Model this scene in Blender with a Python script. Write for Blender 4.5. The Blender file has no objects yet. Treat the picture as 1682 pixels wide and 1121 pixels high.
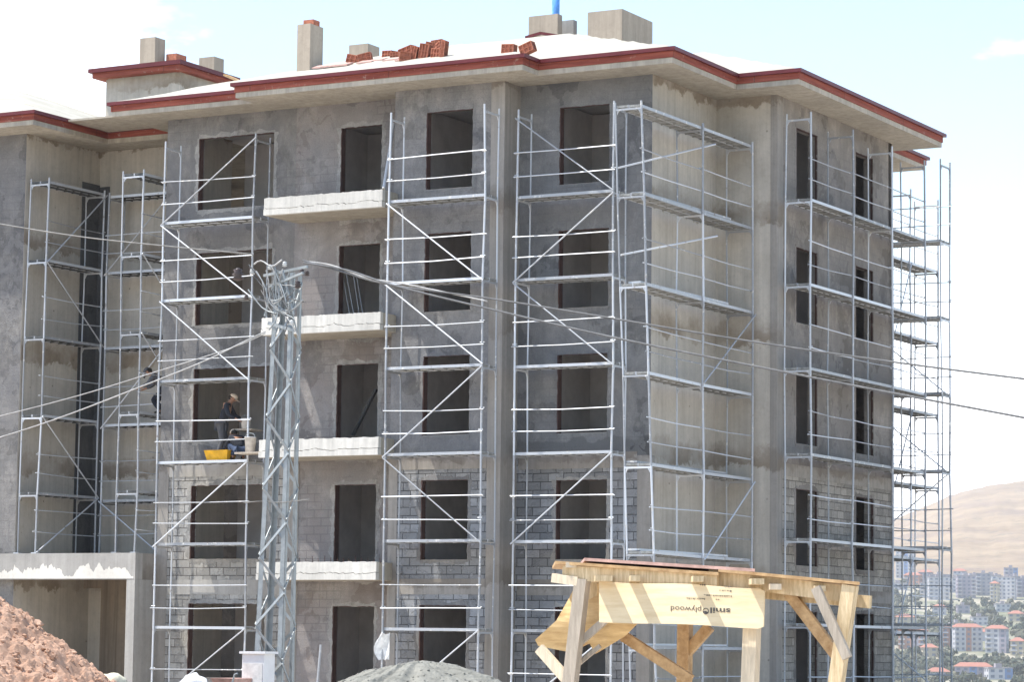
import bpy, math, random
from mathutils import Vector, Matrix, noise
random.seed(7)
R_ = math.radians
scene = bpy.context.scene
COL = scene.collection
# ------------------------------------------------------------------ camera
CF, CYAW, CPIT, CROL = 4698.91, 0.50513, 0.105307, 0.0115666
CL = Vector((28.5134, -58.0882, 1.3498))
Fv = Vector((-math.sin(CYAW)*math.cos(CPIT), math.cos(CYAW)*math.cos(CPIT), math.sin(CPIT)))
Rv = Vector((math.cos(CYAW), math.sin(CYAW), 0)); Uv = Rv.cross(Fv)
R2 = Rv*math.cos(CROL)+Uv*math.sin(CROL); U2 = Uv*math.cos(CROL)-Rv*math.sin(CROL)
cam = bpy.data.cameras.new('camera'); cam.lens = CF/1682*36; cam.sensor_width = 36
cam.clip_end = 20000; cam.clip_start = 0.5
co = bpy.data.objects.new('camera', cam); COL.objects.link(co); scene.camera = co
m = Matrix((R2, U2, -Fv)).transposed().to_4x4(); m.translation = CL; co.matrix_world = m
def ray(u, v): return Fv + R2*((u-841)/CF) + U2*((560.5-v)/CF)      # where things of the photo were measured
def aty(u, v, y): d = ray(u, v); return CL + d*((y-CL.y)/d.y)
def atx(u, v, x): d = ray(u, v); return CL + d*((x-CL.x)/d.x)
# ------------------------------------------------------------------ node helpers
class NT:
    def __init__(s, name):
        s.m = bpy.data.materials.new(name); s.m.use_nodes = True
        s.t = s.m.node_tree; s.b = s.t.nodes['Principled BSDF']
        s.pos = s.t.nodes.new('ShaderNodeNewGeometry').outputs['Position']
    def n(s, typ, **k):
        nd = s.t.nodes.new(typ)
        for a, v in k.items():
            if a.startswith('_'): setattr(nd, a[1:], v)
        return nd
    def link(s, a, b): s.t.links.new(a, b)
    def scl(s, x, y, z):
        nd = s.n('ShaderNodeVectorMath', _operation='MULTIPLY'); s.link(s.pos, nd.inputs[0]); nd.inputs[1].default_value = (x, y, z); return nd.outputs[0]
    def noise(s, scale=1, detail=4, rough=.6, vec=None, dist=0):
        nd = s.n('ShaderNodeTexNoise'); nd.inputs['Scale'].default_value = scale; nd.inputs['Detail'].default_value = detail
        nd.inputs['Roughness'].default_value = rough; nd.inputs['Distortion'].default_value = dist
        s.link(vec or s.pos, nd.inputs['Vector']); return nd.outputs['Fac']
    def ramp(s, fac, *stops):
        nd = s.n('ShaderNodeValToRGB'); e = nd.color_ramp.elements
        while len(e) < len(stops): e.new(.5)
        for el, (p, c) in zip(e, stops):
            el.position = p; el.color = (c, c, c, 1) if not hasattr(c, '__len__') else (*c, 1)
        s.link(fac, nd.inputs[0]); return nd.outputs[0]
    def mix(s, fac, a, b, mode='MIX'):
        nd = s.n('ShaderNodeMix', _data_type='RGBA', _blend_type=mode)
        for i, v in ((0, fac), (6, a), (7, b)):
            if hasattr(v, 'links') or hasattr(v, 'is_linked'): s.link(v, nd.inputs[i])
            elif hasattr(v, '__len__'): nd.inputs[i].default_value = (*v, 1)
            else: nd.inputs[i].default_value = v
        return nd.outputs[2]
    def math(s, op, a, b=0.0, c=None, clamp=False):
        nd = s.n('ShaderNodeMath', _operation=op); nd.use_clamp = clamp
        for i, v in enumerate((a, b) if c is None else (a, b, c)):
            if hasattr(v, 'is_linked'): s.link(v, nd.inputs[i])
            else: nd.inputs[i].default_value = v
        return nd.outputs[0]
    def sep(s, i):
        nd = s.n('ShaderNodeSeparateXYZ'); s.link(s.pos, nd.inputs[0]); return nd.outputs[i]
    def fin(s, col, rough=.9, bump=None, bs=.3, bd=.02, metal=0):
        if hasattr(col, 'is_linked'): s.link(col, s.b.inputs['Base Color'])
        else: s.b.inputs['Base Color'].default_value = (*col, 1)
        s.b.inputs['Roughness'].default_value = rough; s.b.inputs['Metallic'].default_value = metal
        s.b.inputs['Specular IOR Level'].default_value = .25
        if bump is not None:
            nd = s.n('ShaderNodeBump'); nd.inputs['Strength'].default_value = bs; nd.inputs['Distance'].default_value = bd
            s.link(bump, nd.inputs['Height']); s.link(nd.outputs[0], s.b.inputs['Normal'])
        return s.m
def mul(c, k): return tuple(min(1, x*k) for x in c)
M = {}
def concrete(name, c, streak=.5, stain=.6, bands=True, holes=False):
    s = NT(name)
    big = s.noise(.45, 6, .7); fine = s.noise(9, 5, .75)
    st = s.noise(1, 5, .7, s.scl(5.5, 5.5, .22), .3)               # shutter boards: long vertical streaks
    col = s.mix(s.ramp(big, (.32, 0), (.66, 1)), mul(c, .80), mul(c, 1.14))
    col = s.mix(s.math('MULTIPLY', s.ramp(st, (.42, 0), (.66, 1)), streak), col, mul(c, .55))
    col = s.mix(s.math('MULTIPLY', s.ramp(fine, (.5, 0), (.8, 1)), .35), col, mul(c, .5))
    if bands:      # cold joints of the pours: rough brown stains at each floor line
        z = s.sep(2)
        w = s.math('MULTIPLY', s.math('SUBTRACT', s.noise(2.2, 5, .7), .5), 1.0)
        zz = s.math('ADD', z, w)
        fr = s.math('FRACT', s.math('DIVIDE', s.math('ADD', zz, .32), 2.9))
        band = s.ramp(fr, (.0, 0), (.03, 1), (.12, .75), (.22, 0))
        gate = s.ramp(s.noise(.9, 4, .6, None), (.32, 0), (.55, 1))
        col = s.mix(s.math('MULTIPLY', s.math('MULTIPLY', band, gate), stain), col, (c[0]*.42, c[1]*.36, c[2]*.30))
    if holes:      # tie holes of the formwork on a loose grid
        vec = s.n('ShaderNodeCombineXYZ'); s.link(s.math('ADD', s.sep(0), s.sep(1)), vec.inputs[0]); s.link(s.sep(2), vec.inputs[1])
        vo = s.n('ShaderNodeTexVoronoi', _voronoi_dimensions='2D'); vo.inputs['Scale'].default_value = 1.05; vo.inputs['Randomness'].default_value = .35
        s.link(vec.outputs[0], vo.inputs['Vector'])
        col = s.mix(s.math('MULTIPLY', s.ramp(vo.outputs['Distance'], (.015, 1), (.035, 0)), s.ramp(s.noise(.7, 3, .6), (.45, 0), (.62, .8))), col, mul(c, .3))
    M[name] = s.fin(col, .92, s.math('ADD', fine, st), .35, .015)
def plaster(name, c, wet=False, brown=None, ghost=.25):
    s = NT(name)
    big = s.noise(.7, 6, .68, None, .6); mid = s.noise(2.6, 5, .7, s.scl(1, 1, .6)); fine = s.noise(18, 4, .7)
    col = s.mix(s.ramp(big, (.34, 0), (.64, 1)), (c[0]*.52, c[1]*.54, c[2]*.60), (c[0]*1.5, c[1]*1.45, c[2]*1.36))
    col = s.mix(s.math('MULTIPLY', s.ramp(mid, (.44, 0), (.60, 1)), .6), col, mul(c, .60))
    lim = s.noise(2.1, 7, .85, s.scl(1, 1, .6), 1.5)
    col = s.mix(s.math('MULTIPLY', s.ramp(lim, (.56, 0), (.68, 1)), .55), col, mul(c, 1.9))
    drip = s.noise(1, 4, .7, s.scl(4.5, 4.5, .35), .2)
    col = s.mix(s.math('MULTIPLY', s.ramp(drip, (.55, 0), (.70, 1)), .5), col, mul(c, .55))
    col = s.mix(s.math('MULTIPLY', s.ramp(fine, (.45, 0), (.8, 1)), .35), col, mul(c, 1.4))
    if brown: col = s.mix(s.ramp(s.noise(.8, 4, .6, s.scl(1, 1, .8)), (.42, 0), (.62, 1)), col, brown)
    if wet:
        z = s.math('ADD', s.sep(2), s.math('MULTIPLY', s.math('SUBTRACT', s.noise(1.7, 4, .6), .5), .7))
        col = s.mix(s.math('MULTIPLY', s.ramp(s.math('SUBTRACT', z, 5.5), (.0, 1), (.5, 1), (.56, 0)), .75), col, mul(c, .33))
    vo = s.n('ShaderNodeTexVoronoi'); vo.inputs['Scale'].default_value = .9; vo.inputs['Detail'].default_value = 2
    wv = s.n('ShaderNodeVectorMath', _operation='ADD'); nv = s.n('ShaderNodeTexNoise'); nv.inputs['Scale'].default_value = 2.2; nv.inputs['Detail'].default_value = 6
    s.link(s.pos, nv.inputs['Vector']); s.link(s.pos, wv.inputs[0]); s.link(nv.outputs['Color'], wv.inputs[1]); s.link(wv.outputs[0], vo.inputs['Vector'])
    sx = s.n('ShaderNodeSeparateColor'); s.link(vo.outputs['Color'], sx.inputs[0])
    col = s.mix(s.math('MULTIPLY', s.ramp(sx.outputs[0], (.30, 0), (.34, 1), (.60, 1), (.64, 0)), .30), col, mul(c, .60))
    col = s.mix(s.math('MULTIPLY', s.ramp(sx.outputs[1], (.62, 0), (.66, 1)), .28), col, mul(c, 1.65))
    grit = s.noise(38, 3, .8)
    col = s.mix(s.math('MULTIPLY', s.ramp(grit, (.5, 0), (.62, 1)), .30), col, mul(c, .45))
    bv = s.n('ShaderNodeCombineXYZ'); s.link(s.math('ADD', s.sep(0), s.sep(1)), bv.inputs[0]); s.link(s.sep(2), bv.inputs[1])
    bb = s.n('ShaderNodeTexBrick'); s.link(bv.outputs[0], bb.inputs['Vector']); bb.inputs['Scale'].default_value = 1; bb.inputs['Brick Width'].default_value = .40; bb.inputs['Row Height'].default_value = .195; bb.inputs['Mortar Size'].default_value = .02; bb.inputs['Mortar Smooth'].default_value = .9
    col = s.mix(s.math('MULTIPLY', s.math('MULTIPLY', bb.outputs['Fac'], s.ramp(s.noise(.6, 3, .6), (.45, 0), (.6, 1))), ghost), col, mul(c, .55))
    tr = s.noise(1, 4, .6, s.scl(1.2, 1.2, 6))                     # trowel sweeps
    M[name] = s.fin(col, .95, s.math('ADD', tr, s.math('ADD', fine, grit)), .6, .02)
def block(name, c, mortar, white=.3):
    s = NT(name)
    vec = s.n('ShaderNodeCombineXYZ'); s.link(s.math('ADD', s.sep(0), s.sep(1)), vec.inputs[0]); s.link(s.sep(2), vec.inputs[1])
    dn = s.n('ShaderNodeTexNoise'); dn.inputs['Scale'].default_value = 3.5; dn.inputs['Detail'].default_value = 5; s.link(s.pos, dn.inputs['Vector'])
    dv = s.n('ShaderNodeVectorMath', _operation='SCALE'); s.link(dn.outputs['Color'], dv.inputs[0]); dv.inputs['Scale'].default_value = .022
    dw = s.n('ShaderNodeVectorMath', _operation='ADD'); s.link(vec.outputs[0], dw.inputs[0]); s.link(dv.outputs[0], dw.inputs[1])
    b = s.n('ShaderNodeTexBrick'); s.link(dw.outputs[0], b.inputs['Vector'])
    b.inputs['Scale'].default_value = 1; b.inputs['Brick Width'].default_value = .40; b.inputs['Row Height'].default_value = .195
    b.inputs['Mortar Size'].default_value = .010; b.inputs['Mortar Smooth'].default_value = .15; b.inputs['Bias'].default_value = 0
    b.inputs['Color1'].default_value = (*mul(c, .72), 1); b.inputs['Color2'].default_value = (*mul(c, 1.25), 1); b.inputs['Mortar'].default_value = (*mortar, 1)
    fine = s.noise(14, 5, .8); big = s.noise(.9, 5, .65)
    col = s.mix(s.math('MULTIPLY', s.ramp(fine, (.4, 0), (.75, 1)), .45), b.outputs[0], mul(c, .55))
    col = s.mix(s.math('MULTIPLY', s.ramp(big, (.5, 0), (.68, 1)), white), col, mul(c, 1.6))
    col = s.mix(s.math('MULTIPLY', s.ramp(s.noise(1.3, 5, .7, s.scl(1, 1, .5)), (.55, 0), (.7, 1)), .5), col, mul(c, .5))
    sq = s.ramp(s.noise(5, 5, .8), (.54, 0), (.60, 1))             # squeezed-out mortar smears
    col = s.mix(s.math('MULTIPLY', sq, .55), col, mul(c, 1.35))
    h = s.math('SUBTRACT', s.math('ADD', s.math('MULTIPLY', fine, .6), s.math('MULTIPLY', sq, .5)), s.math('MULTIPLY', b.outputs['Fac'], 1.4))
    M[name] = s.fin(col, .95, h, .9, .03)
def simple(name, c, rough=.8, metal=0, nscale=6, amt=.3, bs=.2, c2=None, vec=None, detail=4):
    s = NT(name); v = s.scl(*vec) if vec else None
    nz = s.noise(nscale, detail, .65, v)
    col = s.mix(s.ramp(nz, (.3, 0), (.7, 1)), mul(c, 1-amt), c2 or mul(c, 1+amt*.6))
    M[name] = s.fin(col, rough, nz, bs, .01, metal)
concrete('pale_concrete', (.49, .445, .38), .38, .85, True, True)
concrete('beam_concrete', (.37, .35, .32), .35, .5, False)
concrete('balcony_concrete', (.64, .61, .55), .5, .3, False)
concrete('laitance', (.66, .62, .55), .15, .2, False)
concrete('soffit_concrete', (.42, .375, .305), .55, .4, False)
concrete('column_concrete', (.31, .285, .255), .5, .6, True)
concrete('chimney_concrete', (.40, .335, .265), .45, .4, False)
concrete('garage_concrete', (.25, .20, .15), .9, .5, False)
plaster('grey_plaster', (.168, .166, .164), True)
plaster('mid_plaster', (.19, .184, .18), False)
plaster('brown_plaster', (.225, .212, .205), False, (.195, .165, .15), .55)
plaster('left_plaster', (.175, .168, .162), False)
plaster('side_plaster', (.225, .205, .185), False, (.15, .132, .115))
plaster('edge_plaster', (.27, .26, .245))
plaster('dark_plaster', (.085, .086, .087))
simple('room_plaster', (.62, .585, .56), .9, 0, 2, .15)
block('grey_block', (.265, .265, .268), (.07, .07, .07), .15)
block('pale_block', (.36, .345, .32), (.11, .10, .095), .5)
block('side_block', (.31, .285, .25), (.12, .105, .09), .2)
def galv():
    s = NT('galvanised'); oi = s.n('ShaderNodeObjectInfo'); v = s.math('MULTIPLY_ADD', oi.outputs['Random'], .34, .29)
    cc = s.n('ShaderNodeCombineColor'); s.link(v, cc.inputs[0]); s.link(s.math('MULTIPLY', v, 1.03), cc.inputs[1]); s.link(s.math('MULTIPLY', v, 1.07), cc.inputs[2])
    col = s.mix(s.ramp(s.noise(7, 4, .7), (.58, 0), (.66, 1)), cc.outputs[0], (.62, .60, .56))     # cement splashes
    col = s.mix(s.math('MULTIPLY', s.ramp(s.noise(4, 5, .7, s.scl(1.3, 1.3, 1.3)), (.62, 0), (.70, 1)), .7), col, (.17, .115, .075))
    M['galvanised'] = s.fin(col, .5, s.noise(20, 3, .7), .2, .004, .3)
galv()
simple('deck_steel', (.27, .27, .255), .7, .1, 8, .5, .2)
simple('deck_dark', (.085, .09, .09), .7, .1, 8, .4, .2)
def fascia():
    s = NT('red_fascia'); vec = s.n('ShaderNodeCombineXYZ'); s.link(s.math('ADD', s.sep(0), s.sep(1)), vec.inputs[0])
    w = s.math('FRACT', s.math('DIVIDE', vec.inputs[0].links[0].from_socket, 3.9))
    col = s.mix(s.ramp(s.noise(1, 5, .7, s.scl(.8, .8, 14)), (.35, 0), (.65, 1)), (.17, .035, .022), (.31, .085, .055))
    col = s.mix(s.ramp(s.noise(6, 5, .75), (.60, 0), (.70, 1)), col, (.36, .24, .19))
    col = s.mix(s.ramp(w, (.0, 1), (.006, 0)), col, (.04, .015, .012))
    M['red_fascia'] = s.fin(col, .75, s.noise(3, 4, .6), .3, .01)
fascia()
simple('dark_gutter', (.12, .022, .026), .4, 0, 3, .2)
simple('red_frame', (.075, .042, .036), .7, 0, 5, .3)
simple('terracotta', (.42, .155, .095), .9, 0, 12, .4, .4)
simple('tile_pink', (.50, .32, .27), .9, 0, 9, .3, .3)
def membrane():
    s = NT('roof_membrane'); f = s.math('FRACT', s.math('DIVIDE', s.math('ADD', s.sep(1), s.math('MULTIPLY', s.noise(.5, 2), .3)), 1.4))
    g = s.math('FRACT', s.math('DIVIDE', s.sep(0), 6.3))
    col = s.mix(s.ramp(s.noise(.6, 6, .7), (.35, 0), (.65, 1)), (.37, .34, .275), (.45, .425, .355))
    col = s.mix(s.math('MAXIMUM', s.ramp(f, (0, 1), (.03, 0)), s.ramp(g, (0, 1), (.008, 0))), col, (.25, .22, .17))
    M['roof_membrane'] = s.fin(col, .8, s.noise(1.4, 5, .6, s.scl(1, 2.2, 1)), .7, .06)
membrane()
simple('timber', (.60, .43, .23), .75, 0, 4, .3, .3, (.72, .57, .36), (9, 9, 1.2))
simple('timber_pale', (.66, .55, .40), .75, 0, 4, .22, .3, None, (9, 9, 1.2))
simple('timber_grey', (.40, .34, .27), .8, 0, 4, .25, .3, None, (9, 9, 1.2))
simple('timber_orange', (.44, .26, .12), .75, 0, 4, .3, .3, (.56, .38, .20), (3, 3, 3))
simple('plywood', (.66, .50, .29), .7, 0, 1.5, .12, .1, (.74, .61, .40), (1.2, 1, 9))
simple('plywood_orange', (.58, .36, .15), .7, 0, 2.5, .25, .2, (.70, .50, .25), (1.2, 1, 7))
simple('ink', (.09, .08, .07), .8)
simple('pole_steel', (.31, .33, .33), .5, .3, 6, .2, .1)
simple('wire_dark', (.11, .11, .11), .6); simple('wire_grey', (.25, .24, .22), .6); simple('wire_pale', (.42, .41, .39), .6)
simple('porcelain', (.08, .06, .055), .3); simple('insulator_pale', (.6, .6, .58), .4)
simple('cabinet', (.66, .65, .64), .5, 0, 4, .06)
simple('blue_pipe', (.13, .33, .72), .4)
simple('sheet_white', (.78, .78, .76), .5); simple('yellow_plastic', (.72, .38, .02), .45); simple('bucket_white', (.6, .58, .55), .5)
simple('skin', (.36, .19, .12), .6); simple('cloth_dark', (.030, .032, .040), .9); simple('cloth_grey', (.11, .11, .115), .9)
simple('denim', (.05, .07, .12), .9); simple('cap_pale', (.52, .42, .32), .85); simple('boot', (.03, .025, .02), .8)
simple('stone_cream', (.60, .56, .42), .9, 0, 5, .2, .4)
# ------------------------------------------------------------------ mesh helpers
class MB:
    def __init__(s): s.v = []; s.f = []; s.mi = []; s.k = 0
    def face(s, pts):
        i = len(s.v); s.v += [tuple(p) for p in pts]; s.f.append(tuple(range(i, i+len(pts)))); s.mi.append(s.k); return s
    def box(s, x0, y0, z0, x1, y1, z1):
        return s.hexa([(x0,y0,z0),(x1,y0,z0),(x1,y1,z0),(x0,y1,z0)], [(x0,y0,z1),(x1,y0,z1),(x1,y1,z1),(x0,y1,z1)])
    def hexa(s, lo, hi):
        i = len(s.v); s.v += [tuple(p) for p in lo] + [tuple(p) for p in hi]; n = len(lo)
        s.f.append(tuple(i+n-1-k for k in range(n))); s.f.append(tuple(i+n+k for k in range(n))); s.mi += [s.k]*2
        for k in range(n):
            q = (k+1) % n; s.f.append((i+k, i+q, i+n+q, i+n+k)); s.mi.append(s.k)
        return s
    def tube(s, a, b, r=.025, n=7, r2=None):
        return s.pipe([a, b], r, n, r2)
    def pipe(s, pts, r, n=7, r2=None):
        pts = [Vector(p) for p in pts]; i0 = len(s.v); L = len(pts)
        for j, p in enumerate(pts):
            d = (pts[min(j+1, L-1)]-pts[max(j-1, 0)]).normalized()
            u = d.cross(Vector((0, 0, 1)));
            if u.length < 1e-3: u = Vector((1, 0, 0))
            u.normalize(); w = d.cross(u); rr = r if r2 is None else r+(r2-r)*j/(L-1)
            for k in range(n):
                t = 2*math.pi*k/n; s.v.append(tuple(p+u*(rr*math.cos(t))+w*(rr*math.sin(t))))
        for j in range(L-1):
            for k in range(n):
                q = (k+1) % n; a = i0+j*n; s.f.append((a+k, a+q, a+n+q, a+n+k)); s.mi.append(s.k)
        s.f.append(tuple(i0+n-1-k for k in range(n))); s.f.append(tuple(i0+(L-1)*n+k for k in range(n))); s.mi += [s.k]*2
        return s
    def bar(s, a, b, w, h, up=(0, 0, 1)):     # rectangular timber from a to b: w sideways, h along "up"
        a = Vector(a); b = Vector(b); d = (b-a).normalized(); u = Vector(up); sd = d.cross(u)
        if sd.length < 1e-3: sd = Vector((1, 0, 0))
        sd.normalize(); u = sd.cross(d).normalized(); sd *= w/2; u = u*(h/2)
        return s.hexa([a-sd-u, a+sd-u, a+sd+u, a-sd+u], [b-sd-u, b+sd-u, b+sd+u, b-sd+u])
    def grid(s, P, thick=0):
        n = len(P); mm = len(P[0]); i = len(s.v)
        for row in P: s.v += [tuple(p) for p in row]
        for a in range(n-1):
            for b in range(mm-1):
                s.f.append((i+a*mm+b, i+a*mm+b+1, i+(a+1)*mm+b+1, i+(a+1)*mm+b)); s.mi.append(s.k)
        return s
    def lump(s, c, r, sub=1, amp=.3, sq=(1, 1, 1), seed=0):
        vs, fs = ICO[sub]; i = len(s.v); c = Vector(c)
        for p in vs:
            k = 1+amp*noise.noise(p*1.7+Vector((seed*3.1, seed*1.7, seed)))*1.6
            s.v.append((c.x+p.x*r*k*sq[0], c.y+p.y*r*k*sq[1], c.z+p.z*r*k*sq[2]))
        for f in fs: s.f.append(tuple(i+q for q in f)); s.mi.append(s.k)
        return s
    def lathe(s, c, prof, n=16):
        c = Vector(c); i = len(s.v)
        for (r, z) in prof:
            for k in range(n):
                t = 2*math.pi*k/n; s.v.append((c.x+r*math.cos(t), c.y+r*math.sin(t), c.z+z))
        for j in range(len(prof)-1):
            for k in range(n):
                q = (k+1) % n; a = i+j*n; s.f.append((a+k, a+q, a+n+q, a+n+k)); s.mi.append(s.k)
        s.f.append(tuple(i+n-1-k for k in range(n))); s.mi.append(s.k)
        return s
def make_ico():
    out = {}
    import bmesh
    for sub in (1, 2, 3):
        bm = bmesh.new(); bmesh.ops.create_icosphere(bm, subdivisions=sub, radius=1)
        out[sub] = ([v.co.copy() for v in bm.verts], [tuple(v.index for v in f.verts) for f in bm.faces]); bm.free()
    return out
ICO = make_ico()
def mesh(name, mb, mats, smooth=False):
    me = bpy.data.meshes.new(name); me.from_pydata(mb.v, [], mb.f)
    for x in (mats if isinstance(mats, (list, tuple)) else [mats]): me.materials.append(M[x])
    if any(mb.mi): me.polygons.foreach_set('material_index', mb.mi)
    if smooth: me.polygons.foreach_set('use_smooth', [True]*len(me.polygons))
    me.update(); return me
def tag(o, label, cat, group=None):
    o['label'] = label; o['category'] = cat
    if group: o['group'] = group
    return o
def thing(name, label, cat, loc=(0, 0, 0), group=None):
    o = bpy.data.objects.new(name, None); COL.objects.link(o); o.location = loc; o.empty_display_size = .2
    return tag(o, label, cat, group)
def part(name, mb, mats, parent=None, label=None, smooth=False):     # mesh in world coordinates, parented in place
    o = bpy.data.objects.new(name, mesh(name, mb, mats, smooth)); COL.objects.link(o)
    if parent:
        o.parent = parent
        if parent.type == 'EMPTY': o.matrix_parent_inverse = Matrix.Translation(-parent.location)
    if label: o['label'] = label
    return o
def structure(name, mb, mats, kind='structure', smooth=False):
    o = part(name, mb, mats, None, None, smooth); o['kind'] = kind; return o
# ------------------------------------------------------------------ the building
FH = 2.9; TOP = 14.40; EZ = 14.74; GB = -0.45
def wall(mb, o, d, n, L, z0, z1, holes, t=.25):
    """wall from o along d (unit), outward normal n; holes = (a0, a1, zb, zt)"""
    o = Vector((o[0], o[1], 0)); d = Vector((d[0], d[1], 0)); n = Vector((n[0], n[1], 0))
    xs = sorted({0, L} | {h[i] for h in holes for i in (0, 1)}); zs = sorted({z0, z1} | {min(max(h[i], z0), z1) for h in holes for i in (2, 3)})
    def P(a, z, k): q = o+d*a-n*(t*k); return (q.x, q.y, z)
    def hole(a, z): return any(h[0] < a < h[1] and h[2] < z < h[3] for h in holes)
    flip = d.cross(n).z < 0
    def quad(*p):
        mb.face(p if flip else tuple(reversed(p)))
    for i in range(len(xs)-1):
        for j in range(len(zs)-1):
            a, b, c, e = xs[i], xs[i+1], zs[j], zs[j+1]
            if hole((a+b)/2, (c+e)/2): continue
            quad(P(b, c, 0), P(a, c, 0), P(a, e, 0), P(b, e, 0)) if False else quad(P(a, c, 0), P(b, c, 0), P(b, e, 0), P(a, e, 0))
            quad(P(b, c, 1), P(a, c, 1), P(a, e, 1), P(b, e, 1))
    for (a, b, c, e) in holes:
        c2, e2 = max(c, z0), min(e, z1)
        if e2 <= c2: continue
        quad(P(a, c2, 0), P(a, e2, 0), P(a, e2, 1), P(a, c2, 1)); quad(P(b, e2, 0), P(b, c2, 0), P(b, c2, 1), P(b, e2, 1))
        if c >= z0: quad(P(b, c, 0), P(a, c, 0), P(a, c, 1), P(b, c, 1))
        if e <= z1: quad(P(a, e, 0), P(b, e, 0), P(b, e, 1), P(a, e, 1))
    for a in (0, L): quad(P(a, z0, 0), P(a, z0, 1), P(a, z1, 1), P(a, z1, 0))
    for z in (z0, z1): quad(P(0, z, 0), P(L, z, 0), P(L, z, 1), P(0, z, 1))
bld = thing('apartment_building', 'five storey apartment block under construction, grey plaster above bare blocks, red trimmed eaves', 'apartment building', (-6, 5, 0))
SPL = 5.62      # plaster above, bare blocks below
def rows(a0, a1, top, bot, dz=0): return [(a0, a1, bot-FH*k, top-FH*k) for k in range(5)]
def facade(o, d, n, L, holes, pm, bm_, split=SPL, nm='wall'):
    if bm_:
        a = MB(); wall(a, o, d, n, L, split, TOP, holes); part('plastered_wall', a, pm, bld)
        a = MB(); wall(a, o, d, n, L, GB, split-.002, holes); part('block_wall', a, bm_, bld)
    else:
        a = MB(); wall(a, o, d, n, L, GB, TOP, holes); part('concrete_wall' if 'concrete' in pm else 'plastered_wall', a, pm, bld)
F1 = [(-2.41+3.45, -1.08+3.45, 11.95-FH*k, 13.8-FH*k) for k in range(5)]
facade((-3.45, 0), (1, 0), (0, -1), 3.447, F1, 'grey_plaster', 'grey_block')
F2 = [(-5.56+6.43, -4.28+6.43, 11.93-FH*k, 13.81-FH*k) for k in range(5)]
facade((-6.43, -.77), (1, 0), (0, -1), 2.98-.25, F2, 'mid_plaster', 'grey_block')
F3 = [(-8.43+9.72, -7.24+9.72, 11.5-FH*k, 13.79-FH*k) for k in range(5)]
facade((-9.72, 0), (1, 0), (0, -1), 3.29, F3, 'brown_plaster', None)
F4 = [(-12.63+13.6, -10.35+13.6, 12.0-FH*k, 13.84-FH*k) for k in range(5)]
facade((-13.6, 0), (1, 0), (0, -1), 3.878, F4, 'left_plaster', 'pale_block')
FR = [(4.59-3.48, 5.92-3.48, 11.94-FH*k, 13.79-FH*k) for k in range(5)]+[(8.36-3.48, 9.56-3.48, 11.94-FH*k, 13.79-FH*k) for k in range(5)]
facade((1.58, 3.483), (0, 1), (1, 0), 7.417, FR, 'side_plaster', 'side_block')
facade((0, .002), (0, 1), (1, 0), 3.478, [], 'pale_concrete', None)                  # blank gable beside the corner
facade((-.248, 3.48), (1, 0), (0, -1), 1.826, [], 'pale_concrete', None)
facade((-3.45, -.77), (0, 1), (1, 0), .768, [], 'column_concrete', None)
facade((-6.432, -.518), (0, 1), (-1, 0), .52, [], 'mid_plaster', None)
facade((-13.6, .002), (0, 1), (-1, 0), 2.5, [], 'pale_concrete', None)
# left wing
facade((-34, -.6), (1, 0), (0, -1), 16.397, [], 'left_plaster', None)
facade((-17.6, -.598), (0, 1), (1, 0), 3.108, [], 'pale_concrete', None)
facade((-17.6, 2.51), (1, 0), (0, -1), 3.99, [], 'pale_concrete', None)
# rear part that sticks out behind
facade((-.07, 10.9), (0, 1), (1, 0), 3.2, [], 'pale_concrete', None)
a = MB(); wall(a, (-.3, 10.9), (1, 0), (0, 1), 1.88, GB, TOP, []); wall(a, (-34, 14.1), (1, 0), (0, 1), 33.9, GB, TOP, []); part('rear_wall', a, 'side_plaster', bld)
# concrete columns and floor bands showing proud of the block work
for (x0, y0, x1, y1, z1) in ((-3.80, -.785, -3.44, -.60, TOP-.002), (-.32, -.012, .012, .2, SPL+.0), (-6.44, -.782, -6.2, -.6, SPL), (-9.75, -.014, -9.45, .1, SPL), (-13.61, -.014, -13.3, .1, SPL), (1.42, 3.468, 1.595, 3.80, TOP-.002)):
    part('column', MB().box(x0, y0, GB, x1, y1, z1), 'column_concrete', bld)
for k, z in enumerate((5.35, 2.45)):
    for (x0, y0, x1, y1) in ((-3.40, -.011, -.33, .1), (-6.19, -.781, -3.81, -.6), (-13.29, -.012, -9.76, .1)):
        part('floor_band', MB().box(x0, y0, z, x1, y1, z+.36), 'column_concrete' if x0 > -10 else 'beam_concrete', bld)
    part('floor_band', MB().box(1.4, 3.81, z, 1.592, 10.9, z+.3), 'column_concrete', bld)
part('dark_patch', MB().box(-17.58, 2.49, 3.5, -17.25, 2.502, 13.3), 'dark_plaster', bld)  # darker strips down both faces of the recess corner
part('dark_patch', MB().box(-17.592, 1.75, 3.5, -17.58, 2.5, 13.35), 'dark_plaster', bld)
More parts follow.
